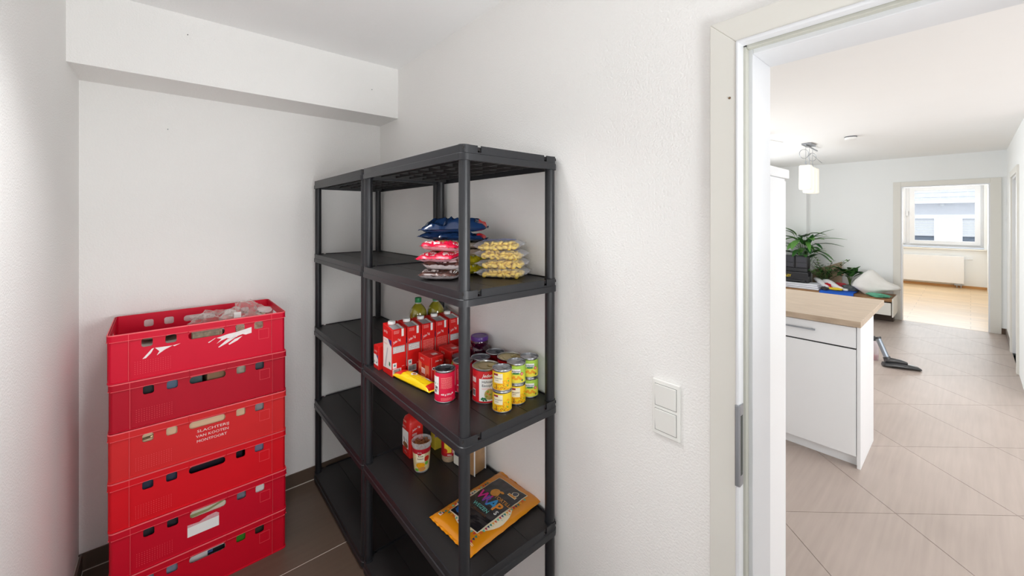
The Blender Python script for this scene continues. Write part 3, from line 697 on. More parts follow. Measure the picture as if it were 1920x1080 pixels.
def kidney(m, f, side=0):
    put_rect(m, f, -.052, .030, -.022, .092, WHITE, 6); put_disc(m, f, -.036, .047, .012, M('beans', (70, 20, 36), .5, var=.8, vscale=160), ry=.012); put_rect(m, lambda u, v, e=0: f(u, v, .0002), -.05, .064, -.026, .070, M('herb', (120, 130, 70), .5, var=.5, vscale=100), 2)
    put_lines(m, f, -.014, .052, .028, .092, 9, PALER, .35, 5)
    put_text(m, f, '400 g', -.014, .028, .008, WHITE, bold=.02); put_text(m, f, '250 g', .006, .028, .008, WHITE, bold=.02); put_lines(m, f, -.014, .010, .026, .020, 3, PALER, .35, 6); put_disc(m, f, .028, .032, .003, WHITE)
fa = lambda x, y: math.atan2(-y, -x)
can('pink-red bean can at the front edge with dark lid, beside the rack post', (.742, 1.234, Z3), .0375, .112, PINKR, DTIN, fa(.74, 1.23), kidney, group='pink-red bean cans')
can('pink-red bean can half hidden behind the near rack post', (.834, 1.258, Z3), .0375, .112, PINKR, DTIN, fa(.83, 1.25)-.2, kidney, group='pink-red bean cans')
def stew(m, f):
    g = lambda u, v, e=0: f(u, v, .0003+e)
    put_rect(m, f, -.004, .010, .05, .088, WHITE, 8); put_text(m, g, 'Hühner', .006, .074, .0125, INK, bold=.01); put_text(m, g, 'Eintopf', .006, .061, .0125, INK, bold=.01); put_lines(m, g, .006, .052, .04, .058, 2, PALER, .4)
    put_disc(m, g, .034, .034, .019, M('soup', (190, 170, 90), .4, var=.7, vscale=70)); 
    for k in range(9): put_disc(m, lambda u, v, e=0: f(u, v, .0006), .034+random.uniform(-.012, .012), .034+random.uniform(-.012, .012), .003, [M('pea', (110, 160, 40), .5), M('carrot', (226, 100, 30), .5)][k % 2], n=8, rings=1)
    for k in range(6): put_disc(m, lambda u, v, e=0: f(u, v, .0007), .006+.003*k, .018+.004*sin(k*2.3), .004, DGR, n=5, rings=1)
    put_text(m, f, 'Jeden Tag', .008, .094, .016, WHITE, shear=.3, bold=.01); put_rect(m, f, -.040, .072, -.018, .088, WHITE, 3); put_lines(m, g, -.038, .074, -.02, .086, 4, PALER, .5); put_lines(m, f, -.040, .088, -.016, .094, 2, PALER, .4); put_barcode(m, g, -.038, .022, -.020, .048)
    put_lines(m, f, -.040, .05, -.02, .066, 4, PALER, .35)
can('large red chicken stew can with gold lid behind the corn cans', (.857, 1.142, Z3), .0495, .121, CANR, GOLD, fa(.857, 1.142)-.42, stew)
can('large red can with broad gold lid by the wall, behind the second can column', (.985, 1.158, Z3), .0495, .119, CANR, GOLD, fa(.985, 1.158), lambda m, f: put_rect(m, f, -.03, .02, .03, .09, WHITE, 6))
can('red can with grey lid by the wall below the purple-lidded jar', (.992, 1.259, Z3), .0375, .110, M('can_deep_red', (150, 20, 34), .35), DTIN, fa(.99, 1.257), lambda m, f: put_rect(m, f, -.03, .02, .0, .08, WHITE, 4))
can('red can with grey lid just right of the near rack post, behind the stew can', (.911, 1.248, Z3), .0375, .110, M('can_deep_red', None), DTIN, fa(.91, 1.244), lambda m, f: put_rect(m, f, -.03, .02, .0, .08, WHITE, 4))
def corn(m, f):
    g = lambda u, v, e=0: f(u, v, .0005+e); r = .033
    put_rect(m, f, -.031, .028, .002, .060, CREAM, 12); put_rect(m, g, -.031, .053, -.014, .059, M('maroon', (150, 24, 44), .5), 10)
    put_text(m, g, 'Gemüsemais', -.029, .042, .0072, M('print_brown', (90, 70, 50), .5), w=.029)
    put_lines(m, g, -.024, .036, -.012, .039, 1, INK, .5)
    K = M('corn_kernel', (240, 164, 14), .4, var=.2, vscale=200); rn = random.Random(4)
    for k in range(90):
        u = rn.uniform(-.030, .026); v = rn.uniform(.006, .026)+(.02 if u > .0 and rn.random() < .5 else 0); put_disc(m, g, u, v, .0022, K, n=6, rings=1)
    for k in range(14): put_disc(m, lambda u, v, e=0: f(u, v, .0006), rn.uniform(-.028, .014), rn.uniform(.006, .022), .0012, INK, n=5, rings=1)
    put_rect(m, g, -.021, .008, -.018, .024, INK, 2)
    put_disc(m, g, .020, .020, .0042, M('eco_green', (110, 180, 60), .5), n=8, rings=1); put_disc(m, g, .022, .034, .003, M('eco_green', None), n=8, rings=1)
def mandarin(m, f):
    g = lambda u, v, e=0: f(u, v, .0003+e)
    put_rect(m, f, -.03, .006, .03, .034, M('label_lime_yellow', (236, 222, 70), .4, var=.15, vscale=30), 14)
    put_rect(m, f, -.028, .040, .010, .053, WHITE, 10); put_text(m, lambda u, v, e=0: f(u, v, .0006), 'Mandarinen', -.026, .043, .0085, M('print_navy', (30, 50, 90), .5), bold=.01, w=.034); put_rect(m, g, -.016, .036, .004, .041, DGR, 3)
    for k in range(7): put_disc(m, g, -.018+.005*k, .022+.004*sin(k*1.9), .005, ORG, n=8, rings=1, ry=.004)
    put_disc(m, g, .015, .036, .006, M('seal_red', (216, 90, 60), .5), n=12, rings=1); put_disc(m, lambda u, v, e=0: f(u, v, .0006), .015, .036, .004, PALER, n=12, rings=1)
    put_poly(m, g, [(.013, .014), (.017, .009), (.021, .014), (.017, .019)], DGR)
LIME = M('label_lime', (176, 214, 84), .4, var=.12, vscale=20)
small = [((.852, 1.043), 0, corn, YEL, 'yellow corn can, lower one of the column nearest the shelf edge', fa(.85, 1.04)), ((.852, 1.043), 1, corn, YEL, 'yellow corn can, upper one of the column nearest the shelf edge', fa(.85, 1.04)),
         ((.926, 1.054), 0, corn, YEL, 'yellow corn can, lower one of the middle column, under a fruit can', fa(.92, 1.05)+.35), ((.926, 1.054), 1, mandarin, LIME, 'green fruit can on top of the middle column, above a corn can', fa(.92, 1.05)+.15),
         ((.998, 1.063), 0, mandarin, LIME, 'green fruit can, lower one of the column by the rear post', fa(1, 1.06)+.25), ((.998, 1.063), 1, mandarin, LIME, 'green fruit can, upper one of the column by the rear post', fa(1, 1.06)+.25)]
for (x, y), k, pr, wr, lb, an in small:
    can(lb, (x, y, Z3+.0715*k), .0338, .0712, wr, SILVER, an, pr, group='small vegetable and fruit cans in three columns', ribs=False)
# jars
t = thing('jar', 'pickle jar with dark lid half hidden behind the rack post, by the red boxes', 'jar', (.873, 1.338, Z3)); g = film('jar_glass', (150, 160, 90), .25, .08)
MB(M('pickle_green', (128, 134, 50), .2, var=.6, vscale=50)).lathe([(.031, .001), (.034, .012), (.034, .07), (.027, .084)], 28).build('glass', t, smooth=True); MB(DTIN).lathe([(.029, .084), (.031, .086), (.031, .098), (.029, .1)], 28).build('lid', t, smooth=True)
t = thing('jar', 'dark red cabbage jar with purple lid against the wall', 'jar', (1.000, 1.378, Z3))
MB(M('cabbage_purple', (58, 14, 40), .08, var=.4, vscale=60, coat=.6)).lathe([(.040, .0), (.043, .008), (.043, .085), (.041, .098), (.034, .106), (.037, .112), (.038, .122), (.035, .130)], 32).build('glass', t, smooth=True)
MB(M('lid_purple', (84, 40, 130), .3)).lathe([(.036, .128), (.0375, .130), (.0375, .142), (.0355, .146), (.030, .146), (.028, .1445), (.0005, .1445)], 32, cap=(True, False)).build('lid', t, smooth=True)
# oil bottles
def oil(loc, label, rz=0):
    t = thing('oil_bottle', label, 'bottle', loc, rz, 'oil bottles behind the cartons')
    G = M('oil_liquid', (140, 132, 40), .1, var=.35, vscale=30, coat=1.0)
    pr = [(.036, 0), (.040, .006), (.040, .05), (.0375, .055), (.040, .06), (.040, .16), (.0385, .166), (.040, .172), (.040, .200), (.0375, .216), (.031, .230), (.021, .242), (.0135, .250)]
    MB(G).lathe(pr, 32).build('bottle', t, smooth=True)
    MB(film('bottle_neck', (220, 225, 215), .3, .1)).lathe([(.0135, .248), (.0125, .262)], 20).build('neck', t, smooth=True)
    MB(M('cap_green', (14, 120, 66), .4)).lathe([(.0145, .256), (.015, .258), (.015, .276), (.0135, .278)], 24).build('cap', t, smooth=True)
    m = MB(); put_rect(m, cylmap(.040, -2.0+.2), -.022, .075, .026, .150, M('oil_label', (206, 196, 60), .4, var=.3, vscale=40), 8); m.build('label_print', t)
    return t
oil((.872, 1.690, Z3), 'oil bottle with green cap, left of the two behind the cartons'); oil((.957, 1.676, Z3), 'oil bottle under the upper shelf, right of the two behind the cartons', .5)
# cartons
def carton(label, loc, k, w=.063, d=.093, h=.197):
    t = thing('drink_carton', label, 'carton', loc, 0, 'red litre cartons in a row')
    m = MB(RED); s = .016
    m.add([(0,0,0),(w,0,0),(w,d,0),(0,d,0),(0,0,h-s*.3),(w,0,h-s*.3),(w,d,h+.008),(0,d,h+.008)], [(0,3,2,1),(4,5,6,7),(0,1,5,4),(1,2,6,5),(2,3,7,6),(3,0,4,7)])
    m.build('carton_body', t, bevel=.0025)
    top = lambda u, v, e=0: (u, v, h-s*.3+(s*.3+.008)*v/d+.0008+e)
    fr = facemap((0, 0, 0), (1, 0, 0), (0, 0, 1), .0006); lf = facemap((0, d, 0), (0, -1, 0), (0, 0, 1), .0006)
    m = MB(WHITE); m.lathe([(.0155, 0), (.0155, .010), (.0145, .0125), (.012, .013)], 24, (.028, d*.72), z=h+.004); m.build('cap', t, smooth=True)
    m = MB()
    put_rect(m, top, .006, .004, w-.014, d*.55, GREYP, 2)
    put_rect(m, lambda u, v, e=0: top(u, v, .0006), w-.022, .0, w-.012, d*.6, WHITE, 2); put_rect(m, lambda u, v, e=0: fr(u, v, .0006), w-.022, h-.036, w-.012, h-.0045, WHITE, 2)
    put_lines(m, fr, .008, h-.022, w*.5, h-.008, 3, PALER, .5, k); 
    put_text(m, fr, 'Jeden Tag', .006, h-.062, .015, WHITE, shear=.35, rot=.3, w=.034)
    if k in (0, 1, 4): put_rect(m, fr, .004, h-.102, w-.007, h-.074, GREYP, 2); put_lines(m, lambda u, v, e=0: fr(u, v, .0004), .006, h-.100, w-.009, h-.076, 5, WHITE, .6, k)
    else: put_lines(m, fr, .006, h-.138, w-.008, h-.070, 11, PALER, .4, k+9)
    put_rect(m, fr, .003, .034, .020, .056, WHITE, 1); put_disc(m, lambda u, v, e=0: fr(u, v, .0004), .0115, .046, .005, M('eco_teal', (90, 160, 160), .5), n=6, rings=1)
    put_barcode(m, fr, .003, .006, .040, .032, k+2); put_lines(m, fr, w-.02, .036, w-.008, .042, 1, PALER, .5)
    # left face: picture panel
    put_poly(m, lf, [(.008, .024), (d-.002, .030), (d-.002, .150), (.008, .150)], M('panel_white', (234, 230, 226), .45, var=.04)); g = lambda u, v, e=0: lf(u, v, .0004+e)
    put_poly(m, g, [(d-.036, .150), (d-.002, .150), (d-.002, .124), (d-.020, .132)], PURP)
    put_text(m, g, 'H-Milch', .014, .138, .011, PALER, w=.03); put_lines(m, g, .014, .124, .05, .132, 2, PALER, .4)
    put_poly(m, g, [(.020, .028), (.034, .030), (.058, .112), (.048, .114)], M('milk_grey', (196, 192, 196), .4)); put_poly(m, g, [(d-.028, .044), (d-.016, .040), (d-.014, .056), (d-.026, .060)], DGR)
    put_text(m, lf, 'Jeden Tag', .014, .172, .015, WHITE, shear=.35, w=.036)
    m.build('label_print', t)
ords = ['leftmost of the five red litre cartons, showing its white picture side', 'second red litre carton from the left in the row', 'middle red litre carton of the five in the row', 'fourth red litre carton from the left in the row', 'rightmost of the five red litre cartons, next to the rack post']
for k, x in enumerate((.676, .744, .811, .879, .948)): carton(ords[k], (x, 1.537, Z3), k)
t = thing('small_carton', 'small red and white carton at the far left behind the row of litre cartons', 'carton', (.664, 1.647, Z3))
MB(RED).box(0, 0, 0, .046, .052, .100).build('carton_body', t, bevel=.002); m = MB(); lf = facemap((0, .052, 0), (0, -1, 0), (0, 0, 1), .0006)
put_rect(m, lf, .004, .018, .050, .062, WHITE, 1); g = lambda u, v, e=0: lf(u, v, .0004); put_poly(m, g, [(.03, .062), (.05, .062), (.05, .045)], PURP); put_disc(m, g, .034, .036, .009, INK, n=12, rings=1); put_disc(m, lambda u, v, e=0: lf(u, v, .0008), .034, .038, .0075, WHITE, n=12, rings=1); put_poly(m, g, [(.008, .026), (.014, .024), (.014, .034), (.008, .036)], DGR); put_text(m, lf, 'Jeden Tag', .010, .074, .011, WHITE, shear=.35, w=.03); m.build('label_print', t)
def passata(label, loc):
    t = thing('passata_box', label, 'carton', loc, 0, 'short red tomato boxes')
    w, d, h = .064, .093, .098
    MB(RED).box(0, 0, 0, w, d, h).build('carton_body', t, bevel=.003); m = MB()
    fr = facemap((0, 0, 0), (1, 0, 0), (0, 0, 1), .0006); lf = facemap((0, d, 0), (0, -1, 0), (0, 0, 1), .0006); tp = facemap((0, 0, h), (1, 0, 0), (0, 1, 0), .0006)
    put_poly(m, lf, [(.003, .012), (d-.004, .004), (d-.004, .064), (d*.5, .058), (.003, .070)], M('tomato_glass', (226, 120, 90), .4, var=.35, vscale=30)); g = lambda u, v, e=0: lf(u, v, .0004)
    put_rect(m, g, .030, .018, .058, .062, M('passata_bottle', (190, 40, 30), .3, var=.3, vscale=40), 1); put_rect(m, lambda u, v, e=0: lf(u, v, .0008), .030, .024, .058, .046, WHITE, 1); put_lines(m, lambda u, v, e=0: lf(u, v, .0011), .032, .026, .056, .044, 4, RED, .5)
    for u, v in ((.012, .018), (.072, .014), (.080, .024), (.018, .030)): put_disc(m, lambda a, b, e=0: lf(a, b, .0012), u, v, .008, M('tomato', (196, 44, 26), .3), n=12, rings=1)
    put_text(m, lf, 'Jeden Tag', .02, .078, .011, WHITE, shear=.35, w=.03)
    put_rect(m, tp, .026, .018, .050, .040, M('top_code', (230, 210, 208), .5, var=.2, vscale=120), 1); put_rect(m, tp, .002, d*.5, w-.002, d*.5+.002, PALER, 1); put_text(m, fr, 'Jeden Tag', .026, .076, .010, WHITE, shear=.35, w=.03)
    put_disc(m, fr, .018, .052, .006, WHITE, n=14, rings=1); put_disc(m, lambda a, b, e=0: fr(a, b, .0004), .018, .052, .004, DTIN, n=14, rings=1); put_rect(m, fr, .008, .0, .010, h-.002, PALER, 1)
    m.build('label_print', t)
passata('short red tomato box in front of the litre cartons, left of two', (.767, 1.392, Z3)); passata('short red tomato box nearer the rack post, right of two', (.868, 1.402, Z3))

def pillow(name, label, cat, loc, rz, L, Wd, Hh, mat, seed=1, tilt=(0, 0), flat=.35, prints=None, group=None, wr=.06, seam=True, bodyname='bag', res=(30, 22), inner=None, p=4, mat2=None):
    """sealed bag lying flat: L along local x, Wd along y"""
    t = thing(name, label, cat, loc, rz, group); t.rotation_euler = (tilt[0], tilt[1], rz)
    o0 = Vector((seed*5.3, seed*2.1, 0))
    def S(u, v, top=1, e=0):
        a, b = 2*u-1, 2*v-1; k = max(0, 1-abs(a)**p)**.5*max(0, 1-abs(b)**p)**.5
        w = noise.noise(Vector((u*4, v*4, top*3))+o0)*wr+noise.noise(Vector((u*11, v*11, top*3))+o0)*wr*.45-abs(noise.noise(Vector((u*7+v*3, v*6-u*4, 7))+o0))*wr*1.2
        z = Hh*(flat*(1-k) + (1 if top > 0 else 0)*k*(1-flat)+(flat*k if top > 0 else 0))+ (Hh*w*k if top > 0 else 0)
        if top <= 0: z = Hh*flat*(1-k)*(1+w*.8)
        y = (v-.5)*Wd*(1-.05*abs(sin(a*9+seed))*.3) ; x = (u-.5)*L
        x += .02*L*noise.noise(Vector((v*3, seed, 0)))*abs(a)
        return (x, y, z+e)
    m = MB(mat); nu, nv = res; m.grid(lambda u, v: S(u, v, 1), nu, nv); m.mat(mat2 or mat); m.grid(lambda u, v: S(u, v, -1), nu, nv)
    b = m.build(bodyname, t, smooth=True, angle=50)
    if seam:
        for sgn in (-1, 1):
            m = MB(mat); x0 = sgn*L/2; pts = []; n = 18
            for i in range(n+1):
                v = (i/n-.5)*Wd; zz = Hh*flat+.0015*(1 if i % 2 else -1)+.004*noise.noise(Vector((i*.4, seed, sgn)))
                pts += [(x0-sgn*.002, v, Hh*flat), (x0+sgn*.009, v, zz)]
            m.add(pts, [(2*i, 2*i+1, 2*i+3, 2*i+2) for i in range(n)])
            m.build('seam', t)
    if prints: m = MB(); prints(m, lambda u, v, e=0: S(u, v, 1, .0012+e)); m.build('label_print', t)
    if inner: inner(t, S)
    return t
# tortilla wraps
ORW = M('wrap_orange', (222, 140, 16), .3, var=.08, vscale=10, coat=.3); BLK = M('wrap_black', (34, 32, 36), .25, coat=.4, var=.15)
def wraps_print(m, f0):
    # local: u along +x (long side, reading up), v along y; text right = -y
    L, Wd = .335, .245
    f = lambda a, b, e=0: f0(b/L, 1-a/Wd, e*1.5+.0004)          # a = reading right, b = reading up (metres)
    put_disc(m, f, .125, .145, .108, CREAM, n=36, rings=6)
    cols = [M('flag_%d' % i, c, .5) for i, c in enumerate([(200, 30, 70), (24, 50, 100), (30, 130, 110), (240, 170, 60), (226, 100, 60), (90, 190, 170)])]
    g1 = lambda a, b, e=0: f(a, b, .0006+e); g2 = lambda a, b, e=0: f(a, b, .0012+e); g3 = lambda a, b, e=0: f(a, b, .0017+e)
    for k in range(26):
        b = .02+.0112*k
        for a, s in ((.204, 1), (.036, -1)):
            if abs(b-.145) < sqrt(max(0, .108**2-(a-.125)**2))+.06: put_poly(m, g1, [(a, b-.005), (a, b+.005), (a+s*.011, b)], cols[k % 6])
    for k in range(11):
        a = .048+.0145*k; put_poly(m, g1, [(a-.005, .050), (a+.005, .050), (a, .040)], cols[(k+2) % 6])
    for k in range(40):
        an = random.uniform(0, 2*pi); rr = random.uniform(.09, .105); put_disc(m, g1, .125+rr*cos(an), .145+rr*sin(an), .0018, cols[k % 6], n=5, rings=1)
    put_rect(m, g1, .041, .052, .201, .302, CREAM, 30); put_rect(m, g2, .044, .055, .198, .299, BLK, 30)
    put_disc(m, g3, .100, .226, .020, M('wheat', (214, 146, 60), .5, var=.3, vscale=60), n=18); put_disc(m, g3, .122, .242, .010, M('wheat', None), n=10, ry=.006)
    for ch, a, b, s, c in (('W', .052, .166, .056, (214, 40, 140)), ('R', .090, .164, .050, (110, 80, 170)), ('A', .118, .160, .062, (50, 150, 210)), ('P', .150, .158, .060, (236, 150, 50)), ('S', .176, .148, .026, (235, 235, 230))):
        put_text(m, g3, ch, a, b, s, M('wrap_letter_%s' % ch, c, .5), bold=.03)
    put_text(m, g3, 'TORTILLA', .114, .206, .021, M('wrap_tan', (200, 140, 70), .5), bold=.02)
    put_text(m, g3, 'WEIZEN', .076, .132, .022, M('wrap_teal', (110, 200, 190), .5), bold=.01)
    put_text(m, g3, 'AUS WEIZENMEHL', .070, .116, .012, M('wrap_brown', (120, 80, 50), .5))
    put_disc(m, g3, .072, .086, .023, M('logo_blue', (28, 84, 150), .4), n=8); put_disc(m, lambda a, b, e=0: f(a, b, .0022), .072, .086, .010, WHITE, n=14); put_disc(m, lambda a, b, e=0: f(a, b, .0026), .072, .086, .006, M('logo_blue', None), n=14)
    put_disc(m, g3, .165, .272, .014, CREAM, n=12); put_disc(m, lambda a, b, e=0: f(a, b, .0022), .165, .272, .011, M('crest_grey', (80, 84, 96), .5), n=12); put_rect(m, g3, .142, .250, .182, .262, CREAM, 3); put_rect(m, lambda a, b, e=0: f(a, b, .0022), .144, .252, .180, .260, M('wheat', None), 3)
    put_rect(m, g1, .020, .018, .036, .030, WHITE, 2); put_rect(m, g2, .022, .020, .028, .028, DGR, 1); put_rect(m, g2, .029, .020, .034, .028, M('seal_red', None), 1)
    put_lines(m, g1, .195, .012, .225, .020, 2, CREAM, .4)
pillow('tortilla_pack', 'orange tortilla wraps pack with black printed panel on the fourth shelf', 'food pack', (.884, 1.166, Z4+.001), radians(4), .335, .238, .022, ORW, 5, flat=.35, prints=wraps_print, wr=.07, p=5, bodyname='bag', res=(40, 30), tilt=(0, radians(-1)))
# yellow snack bag lying
def yprint(m, f):
    R2 = M('bag_red', (214, 30, 26), .35)
    put_rect(m, f, .78, .1, .97, .92, R2, 8); put_rect(m, f, .0, .1, .09, .9, R2, 6); put_disc(m, f, .58, .35, .06, WHITE, n=14, ry=.22); put_disc(m, lambda u, v, e=0: f(u, v, .0006), .58, .35, .035, M('tan', (190, 130, 70), .5), n=12, ry=.14); put_rect(m, f, .16, .1, .30, .35, WHITE, 3)
pillow('snack_bag', 'yellow and red snack bag lying in front of the red cartons', 'bag', (.722, 1.423, Z3+.001), radians(98), .235, .056, .030, M('bag_yellow', (246, 208, 16), .3, var=.05, coat=.3), 9, prints=yprint, flat=.3, wr=.12)
# chocolate / rice bags on second shelf from the top
NUT = M('nut_mix', (190, 140, 80), .6, var=.9, vscale=120)
def foodbag(kind):
    c1 = M('bag_pink', (214, 16, 60), .35, var=.05) if kind else M('bag_brown', (84, 54, 46), .35); c2 = M('bag_pale', (226, 216, 214), .4, var=.12, vscale=50)
    def pr(m, f):
        g = lambda u, v, e=0: f(u, v, .0005); h = lambda u, v, e=0: f(u, v, .001)
        put_rect(m, f, .04, .02, .62, .98, c1, 14); put_rect(m, f, .62, .02, .96, .98, NUT, 12)
        put_rect(m, g, .24, .10, .56, .80, NUT, 8); put_poly(m, g, [(.06, .10), (.20, .16), (.14, .42), (.05, .46)], c2); put_poly(m, g, [(.5, .02), (.66, .02), (.60, .22), (.52, .20)], c2)
        put_lines(m, h, .10, .03, .60, .12, 2, WHITE, .5); put_rect(m, g, .05, .5, .2, .9, c2, 5); put_lines(m, h, .06, .52, .19, .88, 7, c1, .5, 4)
    return pr
M('bag_pink', (214, 16, 60), .35, var=.05); M('bag_brown', (84, 54, 46), .35)
WBAG = M('bag_white_print', (206, 194, 194), .35, var=.4, vscale=90, coat=.3); PBAG = M('bag_pink_print', (210, 150, 160), .35, var=.6, vscale=60, coat=.3); BTOP = M('bag_brown', None); PTOP = M('bag_pink', None)
lb4 = ['brown and white nut bag, lowest of the stack behind the post', 'brown and white nut bag, second from the bottom of the stack', 'pink and white nut bag, third from the bottom of the stack', 'pink nut bag with red corner, topmost of the nut bag stack']
for k in range(4):
    pillow('nut_bag', lb4[k], 'bag', (.764+.008*(k % 2), 1.268+.004*k, Z2+.0315*k), radians([40, 47, 37, 44][k]), .20, .135, .037, [BTOP, BTOP, PTOP, PTOP][k], 11+k, flat=[.55, .6, .5, .45][k], prints=foodbag(k > 1), group='nut bags in a stack', wr=.30, tilt=([0, .03, -.02, .05][k], [0, .03, -.04, .07][k]), mat2=[WBAG, WBAG, PBAG, PBAG][k])
def limeprint(m, f):
    rq = random.Random(6); C = [M('lp_green', (96, 150, 30), .4), M('lp_yellow', (240, 220, 50), .4), M('lp_dark', (60, 90, 30), .4), M('lp_pale', (226, 230, 190), .4)]
    for q in range(26): put_disc(m, lambda u, v, e=0: f(u, v, .0004*(q % 4)), rq.uniform(.08, .92), rq.uniform(.08, .92), rq.uniform(.03, .09), C[q % 4], n=9, rings=1)
for k in range(2):
    pillow('pasta_bag', ['yellow and green bag on the shelf, lower of two between the stacks', 'yellow and green bag, upper of two between the stacks'][k], 'bag', (.906, 1.290+.006*k, Z2+.036*k), radians(20), .11, .10, .037, M('bag_yellow_green', (208, 196, 30), .35, var=.7, vscale=26, coat=.3), 21+k, flat=.4, wr=.35, prints=limeprint, group='yellow-green bags between the stacks')
for k in range(2):
    pillow('grain_bag', ['clear bag of grain on the yellow-green bags, lower of two', 'clear wrinkled bag on the grain bag, under the blue bags'][k], 'bag', (.905, 1.288+.01*k, Z2+.074+.027*k), radians(-30), .15, .13, .027, M('grain_bag_film', (168, 156, 140), .25, var=.5, vscale=40, coat=.5), 31+k, flat=.4, wr=.2)
NAVY = M('bag_navy', (26, 52, 92), .22, var=.25, vscale=12, coat=.6)
def bluep(m, f):
    put_rect(m, f, .88, .05, 1.0, .95, M('bag_red', None), 8); put_disc(m, lambda u, v, e=0: f(u, v, .0006), .55, .4, .035, M('wheat', None), n=12, ry=.12); put_rect(m, f, .0, .05, .10, .95, M('bag_silver', (130, 140, 156), .2, .3), 6)
pillow('snack_bag', 'navy blue bag with red end, lower of two on top of the stack', 'bag', (.850, 1.345, Z2+.130), radians(-42), .25, .12, .036, NAVY, 41, flat=.35, prints=bluep, wr=.45, tilt=(0, .04))
pillow('snack_bag', 'navy blue bag with red end, topmost on the shelf', 'bag', (.856, 1.345, Z2+.163), radians(-38), .25, .14, .052, NAVY, 42, flat=.3, prints=bluep, wr=.45, tilt=(.03, -.03))
# tortellini packs
TORT = M('tortellini', (240, 206, 88), .5, var=.12, vscale=30)
def tort_piece(m, c, r, a, b):
    T = Matrix.Translation(c) @ Matrix.Rotation(a, 4, 'Z') @ Matrix.Rotation(b, 4, 'X'); vs = []; fs = []; nu, nv = 9, 6
    for i in range(nu):
        q = 2*pi*i/nu; rr = r*(.36+.14*cos(q))
        for j in range(nv): w = 2*pi*j/nv; vs.append(T @ Vector(((r*.62+rr*cos(w))*cos(q), (r*.62+rr*cos(w))*sin(q), rr*sin(w)*1.1)))
    for i in range(nu):
        for j in range(nv): fs.append((i*nv+j, ((i+1) % nu)*nv+j, ((i+1) % nu)*nv+(j+1) % nv, i*nv+(j+1) % nv))
    m.add(vs, fs)
def tort_inner(seed, Lx, Ly, Hh):
    def fn(t, S):
        rn = random.Random(seed); m = MB(TORT)
        nx_, ny_ = 8, 6
        for i in range(nx_):
            for j in range(ny_):
                x = (i+.5-nx_/2)/nx_*Lx*.88+rn.uniform(-.002, .002); y = (j+.5-ny_/2)/ny_*Ly*.88+rn.uniform(-.002, .002)
                edge = max(abs(2*x/Lx), abs(2*y/Ly))
                for q in range(2 if edge < .7 else 1):
                    tort_piece(m, Vector((x, y, .011+.011*q+(.003 if edge > .8 else 0))), .0135, rn.uniform(0, 6), rn.uniform(-1.2, 1.2))
        m.build('tortellini', t, smooth=True, kind='stuff', angle=80)
    return fn
FTORT = film('pack_film', (226, 228, 240), .04, .12)
def tortp(m, f):
    L_ = M('pack_label_blue', (132, 142, 196), .3, var=.3, vscale=25); put_rect(m, f, .15, .22, .85, .80, L_, 10); put_rect(m, lambda u, v, e=0: f(u, v, .0006), .2, .7, .8, .76, M('pack_navy', (44, 40, 110), .4), 6)
lb = ['clear tortellini pack, lowest of the four', 'clear tortellini pack, second from the bottom', 'clear tortellini pack, third from the bottom', 'clear tortellini pack with dark blue edge, topmost of four']
for k in range(4):
    pillow('tortellini_pack', lb[k], 'food pack', (.935+[0, .003, -.003, -.010][k], 1.135+[0, .004, .006, .012][k], Z2+.0335*k+.001), radians([-52, -49, -54, -47][k]), .174, .140, .037, FTORT, 51+k, flat=.55, prints=tortp, wr=.08, inner=tort_inner(k, .155, .122, .033), group='tortellini packs in a stack', tilt=(0, [0, -.01, .02, -.03][k]), p=4)

# shelf four goods
t = thing('coffee_bag', 'red coffee bag standing behind the plastic cup', 'bag', (.806, 1.642, Z4)); w, d, h = .068, .076, .182
m = MB(M('coffee_red', (214, 40, 34), .35, var=.06, coat=.2)); o0 = Vector((3, 9, 1)); secs = [(0, .96), (.008, 1), (.06, 1.03), (.12, 1.02), (.150, .98), (.168, .80), (.178, .45), (.182, .2)]
vs = []; pts = rrect(-w/2, -d/2, w/2, d/2, .008, 3)
for z, s in secs:
    for x, y in pts: n_ = noise.noise(Vector((x*40, y*40, z*30))+o0)*.003; vs.append((w/2+x*(s if z > .16 else min(s, 1.02))+n_, d/2+y*s+n_, z))
n = len(pts); m.add(vs, [(j*n+i, j*n+(i+1) % n, (j+1)*n+(i+1) % n, (j+1)*n+i) for j in range(len(secs)-1) for i in range(n)]+[tuple(reversed(range(n))), tuple((len(secs)-1)*n+i for i in range(n))]); m.build('bag', t, smooth=True, angle=40)
m = MB(); lf = facemap((-.0022, d, 0), (0, -1, 0), (0, 0, 1), .0012); fr = facemap((0, -.0022, 0), (1, 0, 0), (0, 0, 1), .0012)
put_rect(m, lf, .008, .040, .068, .118, WHITE, 2); g = lambda u, v, e=0: lf(u, v, .0005); put_disc(m, g, .040, .052, .024, M('coffee_beans', (130, 84, 50), .5, var=.5, vscale=90), ry=.012); put_poly(m, g, [(.020, .085), (.030, .078), (.034, .062), (.030, .060), (.024, .074)], INK); put_poly(m, g, [(.042, .078), (.062, .066), (.062, .069), (.044, .081)], INK)
put_text(m, lf, 'Jeden Tag', .010, .128, .012, WHITE, shear=.35, w=.03); put_text(m, fr, 'Jeden Tag', .012, .120, .014, WHITE, shear=.35, rot=.25, w=.04); put_lines(m, fr, .010, .100, .034, .112, 2, WHITE, .5); put_text(m, lf, 'CAFE', .02, .152, .012, CREAM); put_text(m, lf, '500 g', .03, .02, .010, WHITE)
m.build('label_print', t)
